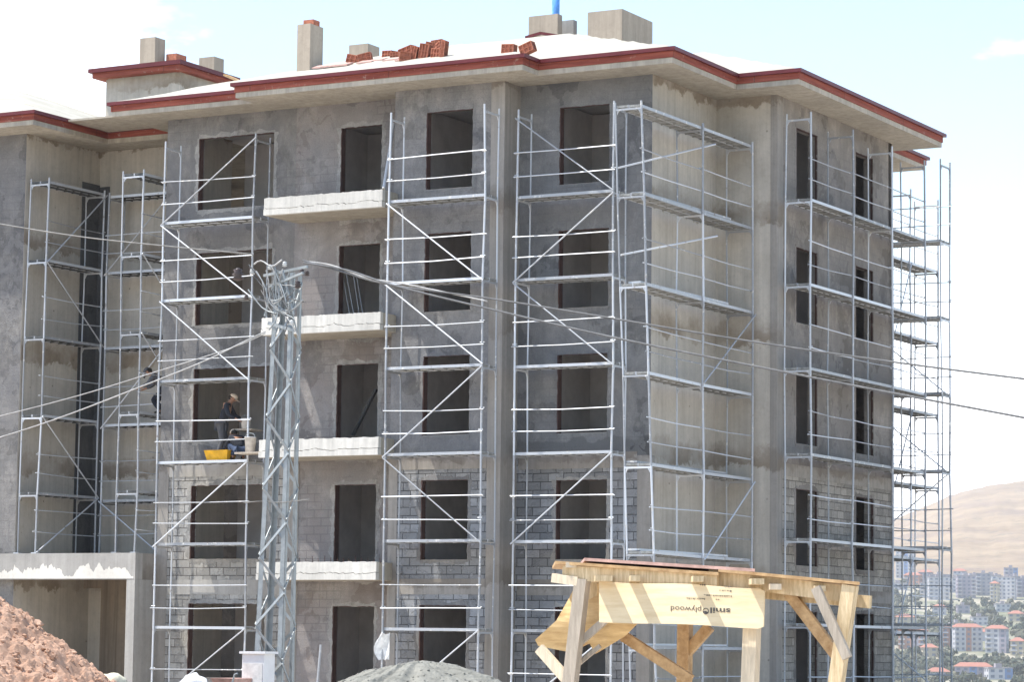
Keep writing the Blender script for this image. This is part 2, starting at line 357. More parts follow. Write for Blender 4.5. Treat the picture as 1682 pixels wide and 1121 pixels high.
# window linings: thin rusty angle at the outer edge of each opening
def lining(o, d, n, h, mat='red_frame', parts='window_frame'):
    mb = MB(); o = Vector((o[0], o[1], 0)); d = Vector((d[0], d[1], 0)); n = Vector((n[0], n[1], 0)); w = .035
    a, b, c, e = h[0]+.003, h[1]-.003, h[2]+.003, h[3]-.003
    def bx(a0, a1, z0, z1, dep=.10, out=.012):
        p = [o+d*a0+n*out, o+d*a1+n*out, o+d*a1-n*dep, o+d*a0-n*dep]
        mb.hexa([(q.x, q.y, z0) for q in p], [(q.x, q.y, z1) for q in p])
    bx(a, a+w, c, e, .16); bx(a+w, b-.012, e-.022, e, .08); bx(b-.012, b, c, e, .05, -.004)
    mb.k = 1; bx(a+w, b-.012, c, c+.018, .24, .015); mb.k = 0
    return part(parts, mb, [mat, 'column_concrete'], bld)
for H, o, d, n in ((F1, (-3.45, 0), (1, 0), (0, -1)), (F2, (-6.43, -.77), (1, 0), (0, -1)), (F4, (-13.6, 0), (1, 0), (0, -1)), (FR, (1.58, 3.48), (0, 1), (1, 0))):
    for h in H: lining(o, d, n, h)
for h in F3: lining((-9.72, 0), (1, 0), (0, -1), h, parts='door_frame')
def ragged(o, d, n, h, seed, mat):
    o = Vector((o[0], o[1], 0)); d = Vector((d[0], d[1], 0)); n = Vector((n[0], n[1], 0)); mb = MB()
    a, b, c, e = h
    path = [(a, c), (a, e), (b, e), (b, c), (a, c)]; outw = [(-1, 0), (0, 1), (1, 0), (0, -1)]
    for s in range(4):
        (x0, z0), (x1, z1) = path[s], path[s+1]; L = math.hypot(x1-x0, z1-z0); m = max(6, int(L/.05)); ox, oz = outw[s]; prev = None
        for i in range(m+1):
            t = i/m; x = x0+(x1-x0)*t; z = z0+(z1-z0)*t; q = Vector((x*3+seed, z*3, s*5))
            wo = .05+.12*max(0, noise.noise(q)+.25)+.05*noise.noise(q*4); wi = .008+.03*max(0, noise.noise(q*3+Vector((9, 0, 0)))+.1)
            wo = max(.015, wo)
            A_ = (x+ox*wo, z+oz*wo); B_ = (x-ox*wi, z-oz*wi); cur = (A_, B_)
            if prev:
                P_ = lambda p, k: o+d*p[0]+n*k+Vector((0, 0, p[1]))
                f = [prev[0], cur[0], cur[1], prev[1]]
                lo = [P_(p, -.02) for p in f]; hi = [P_(f[0], .004), P_(f[1], .004), P_(f[2], .016), P_(f[3], .016)]
                mb.hexa(lo, hi)
            prev = cur
    part('plaster_edge', mb, mat, bld)
sd_ = 0
for H, o, d, n, m_ in ((F1, (-3.45, 0), (1, 0), (0, -1), 'grey_plaster'), (F2, (-6.43, -.77), (1, 0), (0, -1), 'mid_plaster'), (F4, (-13.6, 0), (1, 0), (0, -1), 'edge_plaster'), (FR, (1.58, 3.483), (0, 1), (1, 0), 'side_plaster')):
    for h in H: sd_ += 3; ragged(o, d, n, h, sd_, m_ if h[2] > SPL or m_ != 'grey_plaster' else 'edge_plaster')
for h in F3: sd_ += 3; ragged((-9.72, 0), (1, 0), (0, -1), (h[0], h[1], h[2]+.02, h[3]), sd_, 'edge_plaster')
# floors, rooms
for k in range(6):
    z = TOP-FH*k
    sl = MB().box(-13.55, .26, z-.16, -.26, 10.6, z-.004); sl.box(-6.15, -.51, z-.158, -3.71, .255, z-.006); sl.box(-.24, 3.75, z-.159, 1.32, 10.6, z-.005)
    part('floor_slab', sl, 'room_plaster', bld)
rm = MB()
for x in (-9.75, -6.6, -3.3): rm.box(x, .30, GB, x+.15, 4.2, TOP-.2)
part('room_wall', rm, 'room_plaster', bld)
rm = MB()
wall(rm, (-13.35, 3.1), (1, 0), (0, -1), 13.0, GB, TOP-.2, [(13.35-1.75, 13.35-.95, 11.5-FH*k, 13.6-FH*k) for k in range(5)], .15)
part('room_wall', rm, 'room_plaster', bld)
rm = MB(); wall(rm, (-2.6, 3.9), (0, 1), (1, 0), 6.6, GB, TOP-.2, [], .15); rm.box(-2.4, 7.2, GB, 1.3, 7.35, TOP-.2); part('room_wall', rm, 'room_plaster', bld)
# balconies
for k, zt in enumerate((11.93, 9.03, 6.10, 3.20)):
    zb = zt-.43; xl = -9.64; xr = -6.31; mb = MB()
    # upstand with a ragged pour line: the lower slab edge stands a little proud
    n = 70; ys = -1.5
    for i in range(n):
        x0 = xl+(xr-xl)*i/n; x1 = xl+(xr-xl)*(i+1)/n
        zz = lambda x: zb+.15+.05*noise.noise(Vector((x*2.3, k*7, 0)))+.04*noise.noise(Vector((x*11, k*3, 5)))
        tt = lambda x: zt-.012+.02*noise.noise(Vector((x*5, k*9, 2)))+.018*noise.noise(Vector((x*23, k*9, 2)))
        mb.hexa([(x0, ys+.022, zz(x0)+.012), (x1, ys+.022, zz(x1)+.012), (x1, ys+.14, zz(x1)), (x0, ys+.14, zz(x0))], [(x0, ys+.022, tt(x0)), (x1, ys+.022, tt(x1)), (x1, ys+.14, tt(x1)), (x0, ys+.14, tt(x0))])
        mb.hexa([(x0, ys, zb), (x1, ys, zb), (x1, ys+.14, zb), (x0, ys+.14, zb)], [(x0, ys, zz(x0)-.004), (x1, ys, zz(x1)-.004), (x1, ys+.14, zz(x1)-.01), (x0, ys+.14, zz(x0)-.01)])
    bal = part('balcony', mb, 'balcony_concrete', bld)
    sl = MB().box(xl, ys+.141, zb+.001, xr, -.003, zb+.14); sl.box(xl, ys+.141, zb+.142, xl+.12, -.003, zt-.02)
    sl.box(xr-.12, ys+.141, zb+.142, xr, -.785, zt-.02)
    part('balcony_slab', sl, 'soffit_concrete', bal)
    if k == 3:
        rb = MB()
        for i in range(18):
            x = xl+.5+i*.17; rb.tube((x, -1.4, zt-.05), (x+random.uniform(-.02, .02), -1.4, zt+.06+random.random()*.08), .008, 5)
        part('rebar_stub', rb, 'red_frame', bal)
# eaves: one concrete soffit slab, a red board and a dark gutter round the outline
OUT = [(-14.6, 2.4), (-14.6, -1.0), (-10.35, -1.0), (-10.35, -1.75), (-2.45, -1.75), (-2.45, -1.0), (.98, -1.0), (.98, 2.49), (2.56, 2.49), (2.56, 11.95), (.91, 11.95), (.91, 15.12), (-33, 15.12)]
WNG = [(-34, -1.58), (-16.62, -1.58), (-16.62, 1.52), (-14.55, 1.52)]
def offs(path, o):
    r = []
    for i, p in enumerate(path):
        p = Vector(p); dd = []
        if i > 0: dd.append((p-Vector(path[i-1])).normalized())
        if i < len(path)-1: dd.append((Vector(path[i+1])-p).normalized())
        ns = [Vector((q.y, -q.x)) for q in dd]
        r.append(p+(ns[0]*o if len(ns) == 1 else (ns[0]+ns[1])*o if abs(ns[0].dot(ns[1])) < .1 else ns[0]*o))
    return r
def sweep(path, o0, o1, z0, z1):
    mb = MB(); A = offs(path, o0); B = offs(path, o1)
    for i in range(len(path)-1):
        q = [A[i], B[i], B[i+1], A[i+1]]
        mb.hexa([(p.x, p.y, z0) for p in q], [(p.x, p.y, z1) for p in q])
    return mb
def eave(path, close, ez, who):
    sl = MB(); poly = list(path)+close
    sl.hexa([(x, y, ez-.36) for x, y in poly], [(x, y, ez-.235) for x, y in poly])
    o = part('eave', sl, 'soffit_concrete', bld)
    part('fascia_board', sweep(path, -.04, .025, ez-.232, ez-.07), 'red_fascia', o)
    part('gutter', sweep(path, -.06, .10, ez-.085, ez), 'dark_gutter', o)
eave(OUT, [(-33, 14.0), (-1, 14.0), (-1, 11), (-1, 3), (-14.0, 3)], EZ, 'main')
eave(WNG, [(-14.55, 3.5), (-34, 3.5)], EZ-.13, 'wing')
part('roof_deck', MB().box(-33.5, -.3, TOP+.13, .7, 14.5, TOP+.18), 'soffit_concrete', bld)
def hip(x0, y0, x1, y1, z, p, mat='roof_membrane', name='roof', res=.5, seed=0):
    """hip roof as a fine height field so the loose underlay can sag and wrinkle"""
    nx = max(8, int((x1-x0)/res)); ny = max(8, int((y1-y0)/res)); P = []
    for j in range(ny+1):
        y = y0+(y1-y0)*j/ny; row = []
        for i in range(nx+1):
            x = x0+(x1-x0)*i/nx; e = min(x-x0, x1-x, y-y0, y1-y)
            w = min(1, e*1.5)*(.05*noise.noise(Vector((x*.9, y*.9, seed)))+.02*noise.noise(Vector((x*3, y*1.2, seed+4))))
            row.append((x, y, z+p*e+w))
        P.append(row)
    part(name, MB().grid(P), mat, bld, None, True)
hip(-14.66, -1.06, 1.04, 10.0, EZ+.004, .34)
hip(-10.41, -1.81, -2.39, 9.6, EZ+.007, .34, seed=1)
hip(-7, 2.43, 2.62, 12.0, EZ+.010, .36, seed=2)
hip(-33.6, -1.64, -16.56, 12.5, EZ-.12, .36, seed=3)
hip(-17, 1.46, -14.0, 12.2, EZ-.115, .10, seed=4)
# chimneys and roof blocks
def chimney(x0, y0, x1, y1, z0, z1, brick=None, mat='chimney_concrete', nm='chimney'):
    o = part(nm, MB().box(x0, y0, z0, x1, y1, z1), mat, bld)
    if brick:
        bx, by, w, h = brick; part('brick_course', MB().box(bx, by, z1, bx+w, by+w, z1+h), 'terracotta', o)
    return o
p = aty(487, 118, 1.6); q = aty(510, 38, 1.6); chimney(p.x, 1.6, q.x, 2.2, 15.0, q.z, (p.x+.1, 1.72, .30, .13))
p = aty(573, 95, 6.5); q = aty(612, 70, 6.5); chimney(p.x, 6.5, q.x-.15, 7.1, 15.8, q.z)
p = aty(965, 60, 5.5); q = aty(1022, 14, 5.5); chimney(p.x, 5.5, q.x, 7.25, 15.6, q.z)
p = aty(868, 60, 5.2); q = aty(916, 22, 5.2); chimney(p.x, 5.2, q.x, 5.45, 15.6, q.z)
p = aty(918, 60, 5.9); q = aty(942, 32, 5.9); chimney(p.x, 5.9, q.x, 6.1, 15.6, q.z, None, 'beam_concrete')
p = aty(868, 62, 4.6); q = aty(923, 61, 4.6); cx = aty(890, 55, 4.6)
d_ = MB().hexa([(p.x, 4.6, 15.7), (q.x, 4.6, 15.7), (q.x, 5.1, 15.7), (p.x, 5.1, 15.7)], [(p.x, 4.6, p.z-.02), (q.x, 4.6, q.z-.02), (q.x, 5.1, p.z), (p.x, 5.1, p.z)])
o = part('dormer', d_, 'roof_membrane', bld)
part('fascia_board', MB().bar((p.x-.05, 4.55, p.z), (cx.x, 4.55, cx.z), .08, .07).bar((cx.x, 4.55, cx.z), (q.x+.05, 4.55, q.z), .08, .07), 'dark_gutter', o)
# stair tower above the left wing
tw = MB()
ty = 8.0; a0 = aty(175, 120, ty); a1 = aty(297, 103, ty)
tw.box(a0.x, ty, 14.0, a1.x, ty+2.5, 17.6)
tow = part('stair_tower', tw, 'pale_concrete', bld)
tp = [(a0.x-.25, ty+2.6), (a0.x-.25, ty-.35), (a1.x+.2, ty-.35), (a1.x+.2, ty+2.6)]
part('fascia_board', sweep(tp, -.3, 0, 17.55, 17.72), 'red_fascia', tow)
part('gutter', sweep(tp, -.2, .09, 17.70, 17.82), 'dark_gutter', tow)
part('tower_roof', MB().hexa([(a0.x-.25, ty-.35, 17.8), (a1.x+.2, ty-.35, 17.8), (a1.x+.2, ty+2.6, 17.8), (a0.x-.25, ty+2.6, 17.8)], [(a0.x+.8, ty+.8, 18.0), (a1.x-.8, ty+.8, 18.0), (a1.x-.8, ty+1.6, 18.0), (a0.x+.8, ty+1.6, 18.0)]), 'roof_membrane', tow)
for (u0, u1, vt, dy, mt) in ((230, 255, 63, 1.0, 'chimney_concrete'), (273, 290, 89, 1.4, 'terracotta'), (327, 352, 95, 2.4, 'chimney_concrete')):
    p = aty(u0, vt, ty+dy); q = aty(u1, vt, ty+dy)
    chimney(p.x, ty+dy, q.x, ty+dy+.5, 15.5, p.z, None, mt)
part('orange_flashing', MB().bar(aty(372, 124, 6), aty(402, 137, 6), .3, .06), 'timber_orange', bld)
# ------------------------------------------------------------------ podium on the left
pod = thing('garage_podium', 'low concrete garage with ragged pale beam and open front below the left scaffolds', 'garage', (-14, -.9, 0))
bm2 = MB().box(-34, -.9, 2.80, -13.605, -.6, 3.45)
part('beam', bm2, 'beam_concrete', pod)
part('side_beam', MB().box(-13.9, -.598, 2.80, -13.606, -.02, 3.448), 'column_concrete', pod)
part('roof_slab', MB().box(-34, -.599, 3.2, -13.91, 2.5, 3.446), 'soffit_concrete', pod)
part('column', MB().box(-13.86, -.897, GB, -13.608, -.02, 2.798), 'beam_concrete', pod)
bw = MB(); wall(bw, (-34, 2.3), (1, 0), (0, -1), 20.1, GB, 3.19, [(16.07, 16.96, GB, 2.65)], .2); part('back_wall', bw, 'garage_concrete', pod)
st = MB()
for i in range(14): st.box(-18.2, 2.8+i*.02, GB+i*.22, -16.7, 3.0+i*.02, GB+i*.22+.18)
part('stair', st, 'dark_plaster', pod)
# spilled whitewash / laitance on the beam front is a thin ragged skin of its own
rg = MB(); prev = None; n = 260
for i in range(n+1):
    x = -22+8.35*i/n; h = .24+.42*noise.noise(Vector((x*1.5, 3, 0)))+.20*noise.noise(Vector((x*5, 1, 0)))+.10*noise.noise(Vector((x*19, 1, 0)))
    h = max(.05, min(.6, h)); cur = (x, 2.82, 2.82+h)
    if prev: rg.hexa([(prev[0], -.906, prev[1]), (cur[0], -.906, cur[1]), (cur[0], -.8995, cur[1]), (prev[0], -.8995, prev[1])], [(prev[0], -.906, prev[2]), (cur[0], -.906, cur[2]), (cur[0], -.8995, cur[2]), (prev[0], -.8995, prev[2])])
    prev = cur
part('laitance', rg, 'laitance', pod)
# ------------------------------------------------------------------ scaffolds
PR, RR, DR = .0255, .0145, .018
def scaffold(label, axis, fr, lv, zb, ztop, rails=True, braces=(), width=.66, outer=-1, ends=True, planks=2, rail_lv=None, deck_lv=None, name='scaffold', deck_mat='deck_steel'):
    """fr: list of (inner_xy, outer_xy) at the top; optional third value = lean (dx per metre downward).
       lv: deck heights. braces: (bay, z0, z1) from frame bay at z0 to frame bay+1 at z1, on the outer face"""
    I0 = fr[0][0]; root = thing(name, label, 'scaffold', (I0[0], I0[1], zb), 'steel frame scaffolds against the building')
    def pt(i, side, z):
        f = fr[i]; p = f[side]; ln = f[2] if len(f) > 2 else 0
        jn = noise.noise(Vector((p[0]*3.1+side*7, p[1]*2.7, z*1.9)))*.035
        return Vector((p[0]+ln*(ztop-z)+jn, p[1]+jn*.6, z))
    cuts = [zb]+list(lv)
    if ztop > cuts[-1]+.3: cuts.append(ztop)
    for i in range(len(fr)):
        for j in range(len(cuts)-1):
            z0, z1 = cuts[j], cuts[j+1]; mb = MB()
            last = j == len(cuts)-2
            zt = z1 if not (last and ztop > lv[-1]+.3) else z1
            for sd in (0, 1): mb.tube(pt(i, sd, z0), pt(i, sd, zt+(.0 if not last else .14)), PR if sd else PR*.8, 8)
            zc = zt-.03
            a = pt(i, 0, zc); b = pt(i, 1, zc); mb.bar(a, b, .035, .042)
            dd = (b-a).normalized()
            for (q, sg) in ((a, 1), (b, -1)):       # curved corner gussets
                g = [q+dd*(sg*.03)+Vector((0, 0, -.02)), q+dd*(sg*.085)+Vector((0, 0, -.02)), q+dd*(sg*.05)+Vector((0, 0, -.06)), q+dd*(sg*.03)+Vector((0, 0, -.11))]
                s_ = Vector((-dd.y, dd.x, 0))*.012
                mb.hexa([x-s_ for x in g], [x+s_ for x in g])
            for hz in (.55, 1.05):                   # rail pins
                if z0+hz < zt:
                    q = pt(i, 1, z0+hz); s_ = Vector((-dd.y, dd.x, 0)); mb.tube(q-s_*.06, q+s_*.06, .012, 5)
            part('frame', mb, 'galvanised', root)
    for i in range(len(fr)-1):
        for z in (deck_lv or lv):
            A0, A1 = pt(i, 0, z), pt(i, 1, z); B0, B1 = pt(i+1, 0, z), pt(i+1, 1, z)
            for k in range(planks):
                w = 1/planks; t0, t1 = .04+k*w*.96, .04+(k+1)*w*.96-.045
                o1 = random.uniform(-.012, .012); up = Vector((0, 0, .012+o1*.5))
                q = [A0.lerp(A1, t0), A0.lerp(A1, t1), B0.lerp(B1, t1), B0.lerp(B1, t0)]
                mb = MB().hexa([p+up for p in q], [p+up+Vector((0, 0, .048)) for p in q])
                # hooked steel lips and cross ribs underneath
                for s in range(1, 7):
                    e0 = q[0].lerp(q[3], s/7)+up; e1 = q[1].lerp(q[2], s/7)+up; mb.bar(e0-Vector((0, 0, .012)), e1-Vector((0, 0, .012)), .03, .02)
                mb.k = 1
                for (qa, qb) in ((q[0], q[3]), (q[1], q[2])): mb.bar(qa+up+Vector((0, 0, .02)), qb+up+Vector((0, 0, .02)), .014, .066)
                part('deck_plank', mb, [deck_mat, 'galvanised'], root)
        if rails:
            for z in (rail_lv or [c for c in cuts[:-1]]):
                for hz in (.52, 1.04):
                    j1, j2 = random.uniform(-.03, .03), random.uniform(-.03, .03)
                    ex = .06
                    a = pt(i, 1, z+hz+j1); b = pt(i+1, 1, z+hz+j2); d = (b-a).normalized()
                    if hz+z > ztop: continue
                    off = Vector((d.y, -d.x, 0))*.04*outer*-1
                    part('guard_rail', MB().pipe([a-d*ex+off, a.lerp(b, .5)+off+Vector((0, 0, random.uniform(-.025, .006))), b+d*ex+off], RR, 6), 'galvanised', root)
    for (i, z0, z1) in braces:
        a = pt(i, 1, z0); b = pt(i+1, 1, z1); d = (b-a).normalized(); h = Vector((b.x-a.x, b.y-a.y, 0)).normalized(); off = Vector((h.y, -h.x, 0))*.06
        mb = MB().tube(a+off-d*.05, b+off+d*.05, DR, 6)
        part('brace', mb, 'galvanised', root)
    # base plates
    for i in range(len(fr)):
        for sd in (0, 1):
            q = pt(i, sd, zb); part('base_plate', MB().box(q.x-.08, q.y-.08, zb-.03, q.x+.08, q.y+.08, zb-.005), 'galvanised', root)
    return root
LV = [1.6, 3.62, 5.62, 7.62, 9.62, 11.55]
scaffold('scaffold tower before the wide windows left of the balconies, yellow tub on one deck', 'x', [((-12.97, -.28), (-12.97, -.95)), ((-10.30, -.28), (-10.30, -.95))], LV, -.4, 13.5,
         braces=((0, 11.55, 13.5), (0, 11.5, 9.62), (0, 9.6, 7.62), (0, 3.62, 5.6), (0, -.3, 1.6)))
scaffold('scaffold tower in front of the projecting bay right beside the balcony ends', 'x', [((-6.02, -1.0), (-6.02, -1.65)), ((-3.47, -1.0), (-3.47, -1.65))], LV, -.4, 13.55,
         braces=((0, 11.5, 9.62), (0, 9.6, 7.7), (0, 5.62, 7.6), (0, 5.55, 3.62), (0, -.3, 1.6)))
scaffold('scaffold tower before the window column just left of the building corner', 'x', [((-3.0, -.3), (-3.0, -.95)), ((-.50, -.3), (-.50, -.95))], LV, -.4, 13.5,
         braces=((0, 13.4, 11.6), (0, 9.62, 11.5), (0, 9.55, 7.62), (0, 3.62, 5.6), (0, -.3, 1.6)))
L4 = [1.25, 3.3, 5.2, 7.2, 9.15, 11.15, 13.12]
sc4 = scaffold('two bay scaffold wrapping the bare concrete corner, its front frame leaning', 'y', [((.32, -2.5), (.96, -2.5), .036), ((.34, .6), (1.0, .6), .004), ((.36, 3.30), (1.02, 3.30), .003)], L4, -.4, 13.14,
         braces=((1, 7.3, 9.1), (1, 3.3, 5.15)), outer=1)
S5 = [1.81, 3.80, 5.78, 7.80, 9.79, 11.80]
scaffold('three bay scaffold along the right hand end wall with two window columns', 'y', [((1.75, 3.6), (2.40, 3.6)), ((1.75, 6.2), (2.40, 6.2)), ((1.75, 8.8), (2.40, 8.8)), ((1.75, 11.1), (2.40, 11.1))], S5, -.4, 13.78, outer=1)
S6 = [x+.1 for x in S5]
scaffold('see through scaffold against the sky past the right hand rear corner', 'x', [((-.0, 12.0), (-.0, 12.66)), ((2.50, 12.0), (2.50, 12.66))], S6, -.4, 13.95,
         braces=((0, 9.9, 7.9), (0, 7.85, 5.88), (0, 3.9, 5.88), (0, 1.9, .0)), outer=-1)
scaffold('farthest scaffold half hidden behind the right rear corner frames', 'y', [((.10, 12.95), (.78, 12.95)), ((.10, 14.3), (.78, 14.3)), ((.10, 16.4), (.78, 16.4))], [x-.1 for x in S5], -.4, 13.6,
         braces=((0, 9.7, 11.7), (0, 5.68, 7.7), (0, 1.7, 3.7)), outer=1)
LW = [4.95, 6.92, 8.93, 10.9, 12.92]
scaffold('leftmost scaffold running along the receding concrete wall above the garage', 'y', [((-17.46, -.55), (-16.86, -.55), -.012), ((-17.44, 1.75), (-16.84, 1.75), -.004)], LW, 3.49, 12.94,
         braces=((0, 10.9, 12.9), (0, 10.85, 8.95), (0, 6.9, 5.0), (0, 3.5, 4.95)), outer=1, deck_mat='deck_dark')
scaffold('narrow scaffold on the garage roof just left of the block with wide windows', 'y', [((-14.52, -.55), (-13.90, -.55), .004), ((-14.5, 1.75), (-13.88, 1.75))], LW, 3.49, 12.94,
         braces=((0, 10.9, 9.0), (0, 8.9, 6.95)), outer=-1, deck_mat='deck_dark')
scaffold('scaffold at the back of the dark recess between the two concrete walls', 'x', [((-16.6, 2.3), (-16.6, 1.62)), ((-14.7, 2.3), (-14.7, 1.62))], [x-.1 for x in LW], 3.49, 12.84,
         braces=((0, 4.85, 3.55), (0, 6.8, 8.8), (0, 10.8, 12.7)), outer=-1, deck_mat='deck_dark')
# loose tubes lying across scaffold handrails
for k, (p0, p1, lb) in enumerate(((aty(1015, 276, -1.9), atx(1175, 237, 1.03), 'loose bright tube slanting up across the top lift of the corner scaffold'), (aty(1020, 419, -1.9), atx(1178, 388, 1.03), 'loose bright tube slanting across the second lift of the corner scaffold'))):
    tag(part('scaffold_tube', MB().tube(p0, p1, .022, 7), 'galvanised'), lb, 'scaffold tube', 'loose tubes on the corner scaffold')
# spare planks stacked on the corner scaffold decks
for k, z in enumerate((11.15, 9.15, 5.2, 3.3, 1.25)):
    lb = ['second highest', 'third highest', 'third lowest', 'second lowest', 'lowest'][k]
    mb = MB(); y0 = -2.4+random.uniform(-.1, .2)
    mb.bar((.75, y0, z+.10), (.85, y0+4.4, z+.10), .30, .045)
    tag(part('scaffold_plank', mb, 'galvanised'), 'spare galvanised plank on the %s deck of the corner scaffold' % lb, 'plank', 'spare planks on the corner scaffold')
# ------------------------------------------------------------------ lattice pole with wires
PX, PY = -.78, -13.8
pole = thing('lattice_pole', 'galvanised steel lattice power pole with crossing braces standing before the balconies', 'utility pole', (PX, PY, -.4))
ang = R_(9)
def leg(i, z):
    s = .325-.0135*z; a = ang+math.pi/4+i*math.pi/2
    return Vector((PX+.02-.02*(8-z)+s*1.414*math.cos(a)*.9, PY+s*1.414*math.sin(a)*.9, z))
ZT = 8.15
for i in range(4):
    mb = MB()
    a, b = leg(i, -.4), leg(i, ZT); c = Vector((PX, PY, 0)); d1 = (leg((i+1) % 4, 0)-leg(i, 0)).normalized(); d2 = (leg((i-1) % 4, 0)-leg(i, 0)).normalized()
    for d in (d1, d2):
        mb.hexa([a, a+d*.10, a+d*.10+(d2 if d is d1 else d1)*.009, a+(d2 if d is d1 else d1)*.009], [b, b+d*.08, b+d*.08+(d2 if d is d1 else d1)*.009, b+(d2 if d is d1 else d1)*.009])
    part('leg', mb, 'pole_steel', pole)
nz = 13; hz = (ZT+.2)/nz
for i in range(4):
    for k in range(nz):
        z0 = -.3+k*hz; z1 = z0+hz*.92; j = (i+1) % 4
        nrm = (leg(i, 0)+leg(j, 0))*.5-Vector((PX, PY, 0)); nrm.z = 0; nrm.normalize()
        if (k+i) % 2: a, b = leg(i, z0), leg(j, z1)
        else: a, b = leg(i, z1), leg(j, z0)
        part('lattice_bar', MB().bar(a+nrm*.008, b+nrm*.008, .012, .05, nrm.cross(b-a)), 'pole_steel', pole)
A = Vector((math.cos(R_(-12)), math.sin(R_(-12)), 0))
c0 = Vector((PX, PY, 8.22))
part('cross_arm', MB().bar(c0-A*.62+Vector((0, 0, -.05)), c0+A*.52+Vector((0, 0, .03)), .045, .05), 'pole_steel', pole)
part('cross_arm', MB().bar(c0-A*.35+Vector((.05, -.25, -.32)), c0+A*.55+Vector((.05, -.25, -.12)), .045, .045), 'pole_steel', pole)
part('cross_arm', MB().bar(Vector((PX-.26, PY-.2, 7.22)), Vector((PX+.36, PY-.25, 7.05)), .06, .06), 'pole_steel', pole)
mb = MB()
for s in (-1, 1): mb.tube((PX+s*.05, PY-.25, 8.2), (PX+s*.32, PY-.25, 7.35), .025)
part('arm_strut', mb, 'pole_steel', pole)
hoop = [(PX-.55+.62*t/8, PY-.3, 8.33+.06*math.sin(t*.9)) for t in range(9)]
part('jumper_cable', MB().pipe(hoop, .016, 6), 'wire_pale', pole)
rj = random.Random(11)
for k in range(12):
    pts = []; xa, xb, za, zb_ = rj.uniform(-.75, .5), rj.uniform(-.3, .62), rj.uniform(7.7, 8.35), rj.uniform(6.9, 7.9)
    for t in range(11):
        s = t/10; pts.append((PX+xa+(xb-xa)*s+.05*math.sin(s*8+k), PY-.3-.03*math.sin(k+s*6), za+(zb_-za)*s-rj.uniform(.05, .07)*0-.28*math.sin(math.pi*s)*(k % 3)*.6))
    part('jumper_cable', MB().pipe(pts, .007+.003*(k % 3), 6), ('wire_pale', 'wire_dark', 'pole_steel')[k % 3], pole)
for k in range(5):
    pts = []
    x0, z0 = PX-.5+.2*k, 8.2; x1, z1 = PX+.35-.12*k, 7.25+.1*k
    for t in range(9):
        s = t/8; pts.append((x0+(x1-x0)*s+.06*math.sin(s*9+k), PY-.32-.03*math.sin(k+s*5), z0+(z1-z0)*s-.35*math.sin(math.pi*s)*(.5+.2*(k % 3))))
    part('jumper_cable', MB().pipe(pts, .009, 6), 'wire_pale' if k % 2 else 'pole_steel', pole)
for (px, pz, r, mt) in ((-.92, 8.16, .12, 'porcelain'), (-.60, 8.2, .055, 'insulator_pale'), (-.72, 7.72, .05, 'porcelain'), (.42, 7.9, .07, 'porcelain'), (.12, 8.3, .05, 'insulator_pale'), (.50, 8.13, .06, 'porcelain'), (.62, 8.1, .05, 'porcelain'), (.30, 7.2, .05, 'insulator_pale'), (-.2, 8.26, .05, 'insulator_pale')):
    prof = [(r*.3, -r), (r, -r*.7), (r*.55, -r*.3), (r, 0), (r*.55, r*.35), (r*.8, r*.7), (r*.2, r)]
    part('insulator', MB().lathe((PX+px, PY-.28, pz), prof, 12), mt, pole, None, True)
def wire(name, pts, r, mat, label, y=-14.05, sub=6):
    P = [aty(u, v, y if not isinstance(y, tuple) else y[0]+(y[1]-y[0])*i/(len(pts)-1)) for i, (u, v) in enumerate(pts)]
    out = []
    for i in range(len(P)-1):                       # Catmull-Rom through the measured points
        a, b, c, d = P[max(i-1, 0)], P[i], P[i+1], P[min(i+2, len(P)-1)]
        for k in range(sub):
            t = k/sub; out.append(.5*((2*b)+(c-a)*t+(2*a-5*b+4*c-d)*t*t+(3*b-a-3*c+d)*t**3))
    out.append(P[-1])
    tag(part(name, MB().pipe(out, r, 6), mat, None, None, True), label, 'power line', 'wires strung from the lattice pole')
wire('power_cable', [(498, 428), (560, 446), (640, 468), (800, 490), (950, 514), (1220, 559), (1460, 594), (1700, 625), (1950, 655)], .018, 'wire_dark', 'upper dark cable running right from the pole across the facade', (-14.05, -19))
wire('power_cable', [(500, 432), (570, 444), (650, 470), (805, 508), (1000, 553), (1220, 598), (1460, 645), (1700, 690), (1950, 738)], .019, 'wire_dark', 'lower dark cable running right from the pole to the photo edge', (-14.1, -20))
wire('power_cable', [(505, 430), (545, 436), (600, 456), (660, 466), (720, 478), (800, 495)], .015, 'wire_pale', 'pale wire bound to the start of the right hand cables', -14.0)
wire('power_cable', [(415, 418), (330, 410), (270, 404), (140, 390), (0, 368), (-120, 345)], .013, 'wire_grey', 'upper pale cable running level left from the pole', (-14.05, -15))
wire('power_cable', [(436, 545), (400, 562), (330, 596), (210, 644), (100, 686), (0, 719), (-120, 752)], .013, 'wire_pale', 'thick bright cable dropping to the left below the balcony', (-14.0, -16))
wire('power_cable', [(436, 548), (380, 572), (260, 610), (130, 650), (0, 684), (-120, 712)], .010, 'wire_pale', 'thin faint wire just above the thick bright left cable', (-14.0, -16))
wire('power_cable', [(400, 827), (430, 824), (461, 826), (508, 821)], .008, 'wire_grey', 'short thin wire stub crossing the pole at mid height', -14.05)
# cabinet at the pole foot
cb = thing('meter_cabinet', 'white metal meter cabinet with a lid at the foot of the lattice pole', 'cabinet', (-1.4, -14.6, -.4))
p = aty(398, 1075, -14.6); q = aty(434, 1075, -14.6)
part('box', MB().box(p.x, -14.6, -.4, q.x, -14.25, p.z), 'cabinet', cb)
part('lid', MB().box(p.x-.04, -14.64, p.z+.002, q.x+.04, -14.2, p.z+.045), 'cabinet', cb)
part('door', MB().box(p.x+.03, -14.612, -.3, q.x-.03, -14.601, p.z-.17), 'bucket_white', cb)
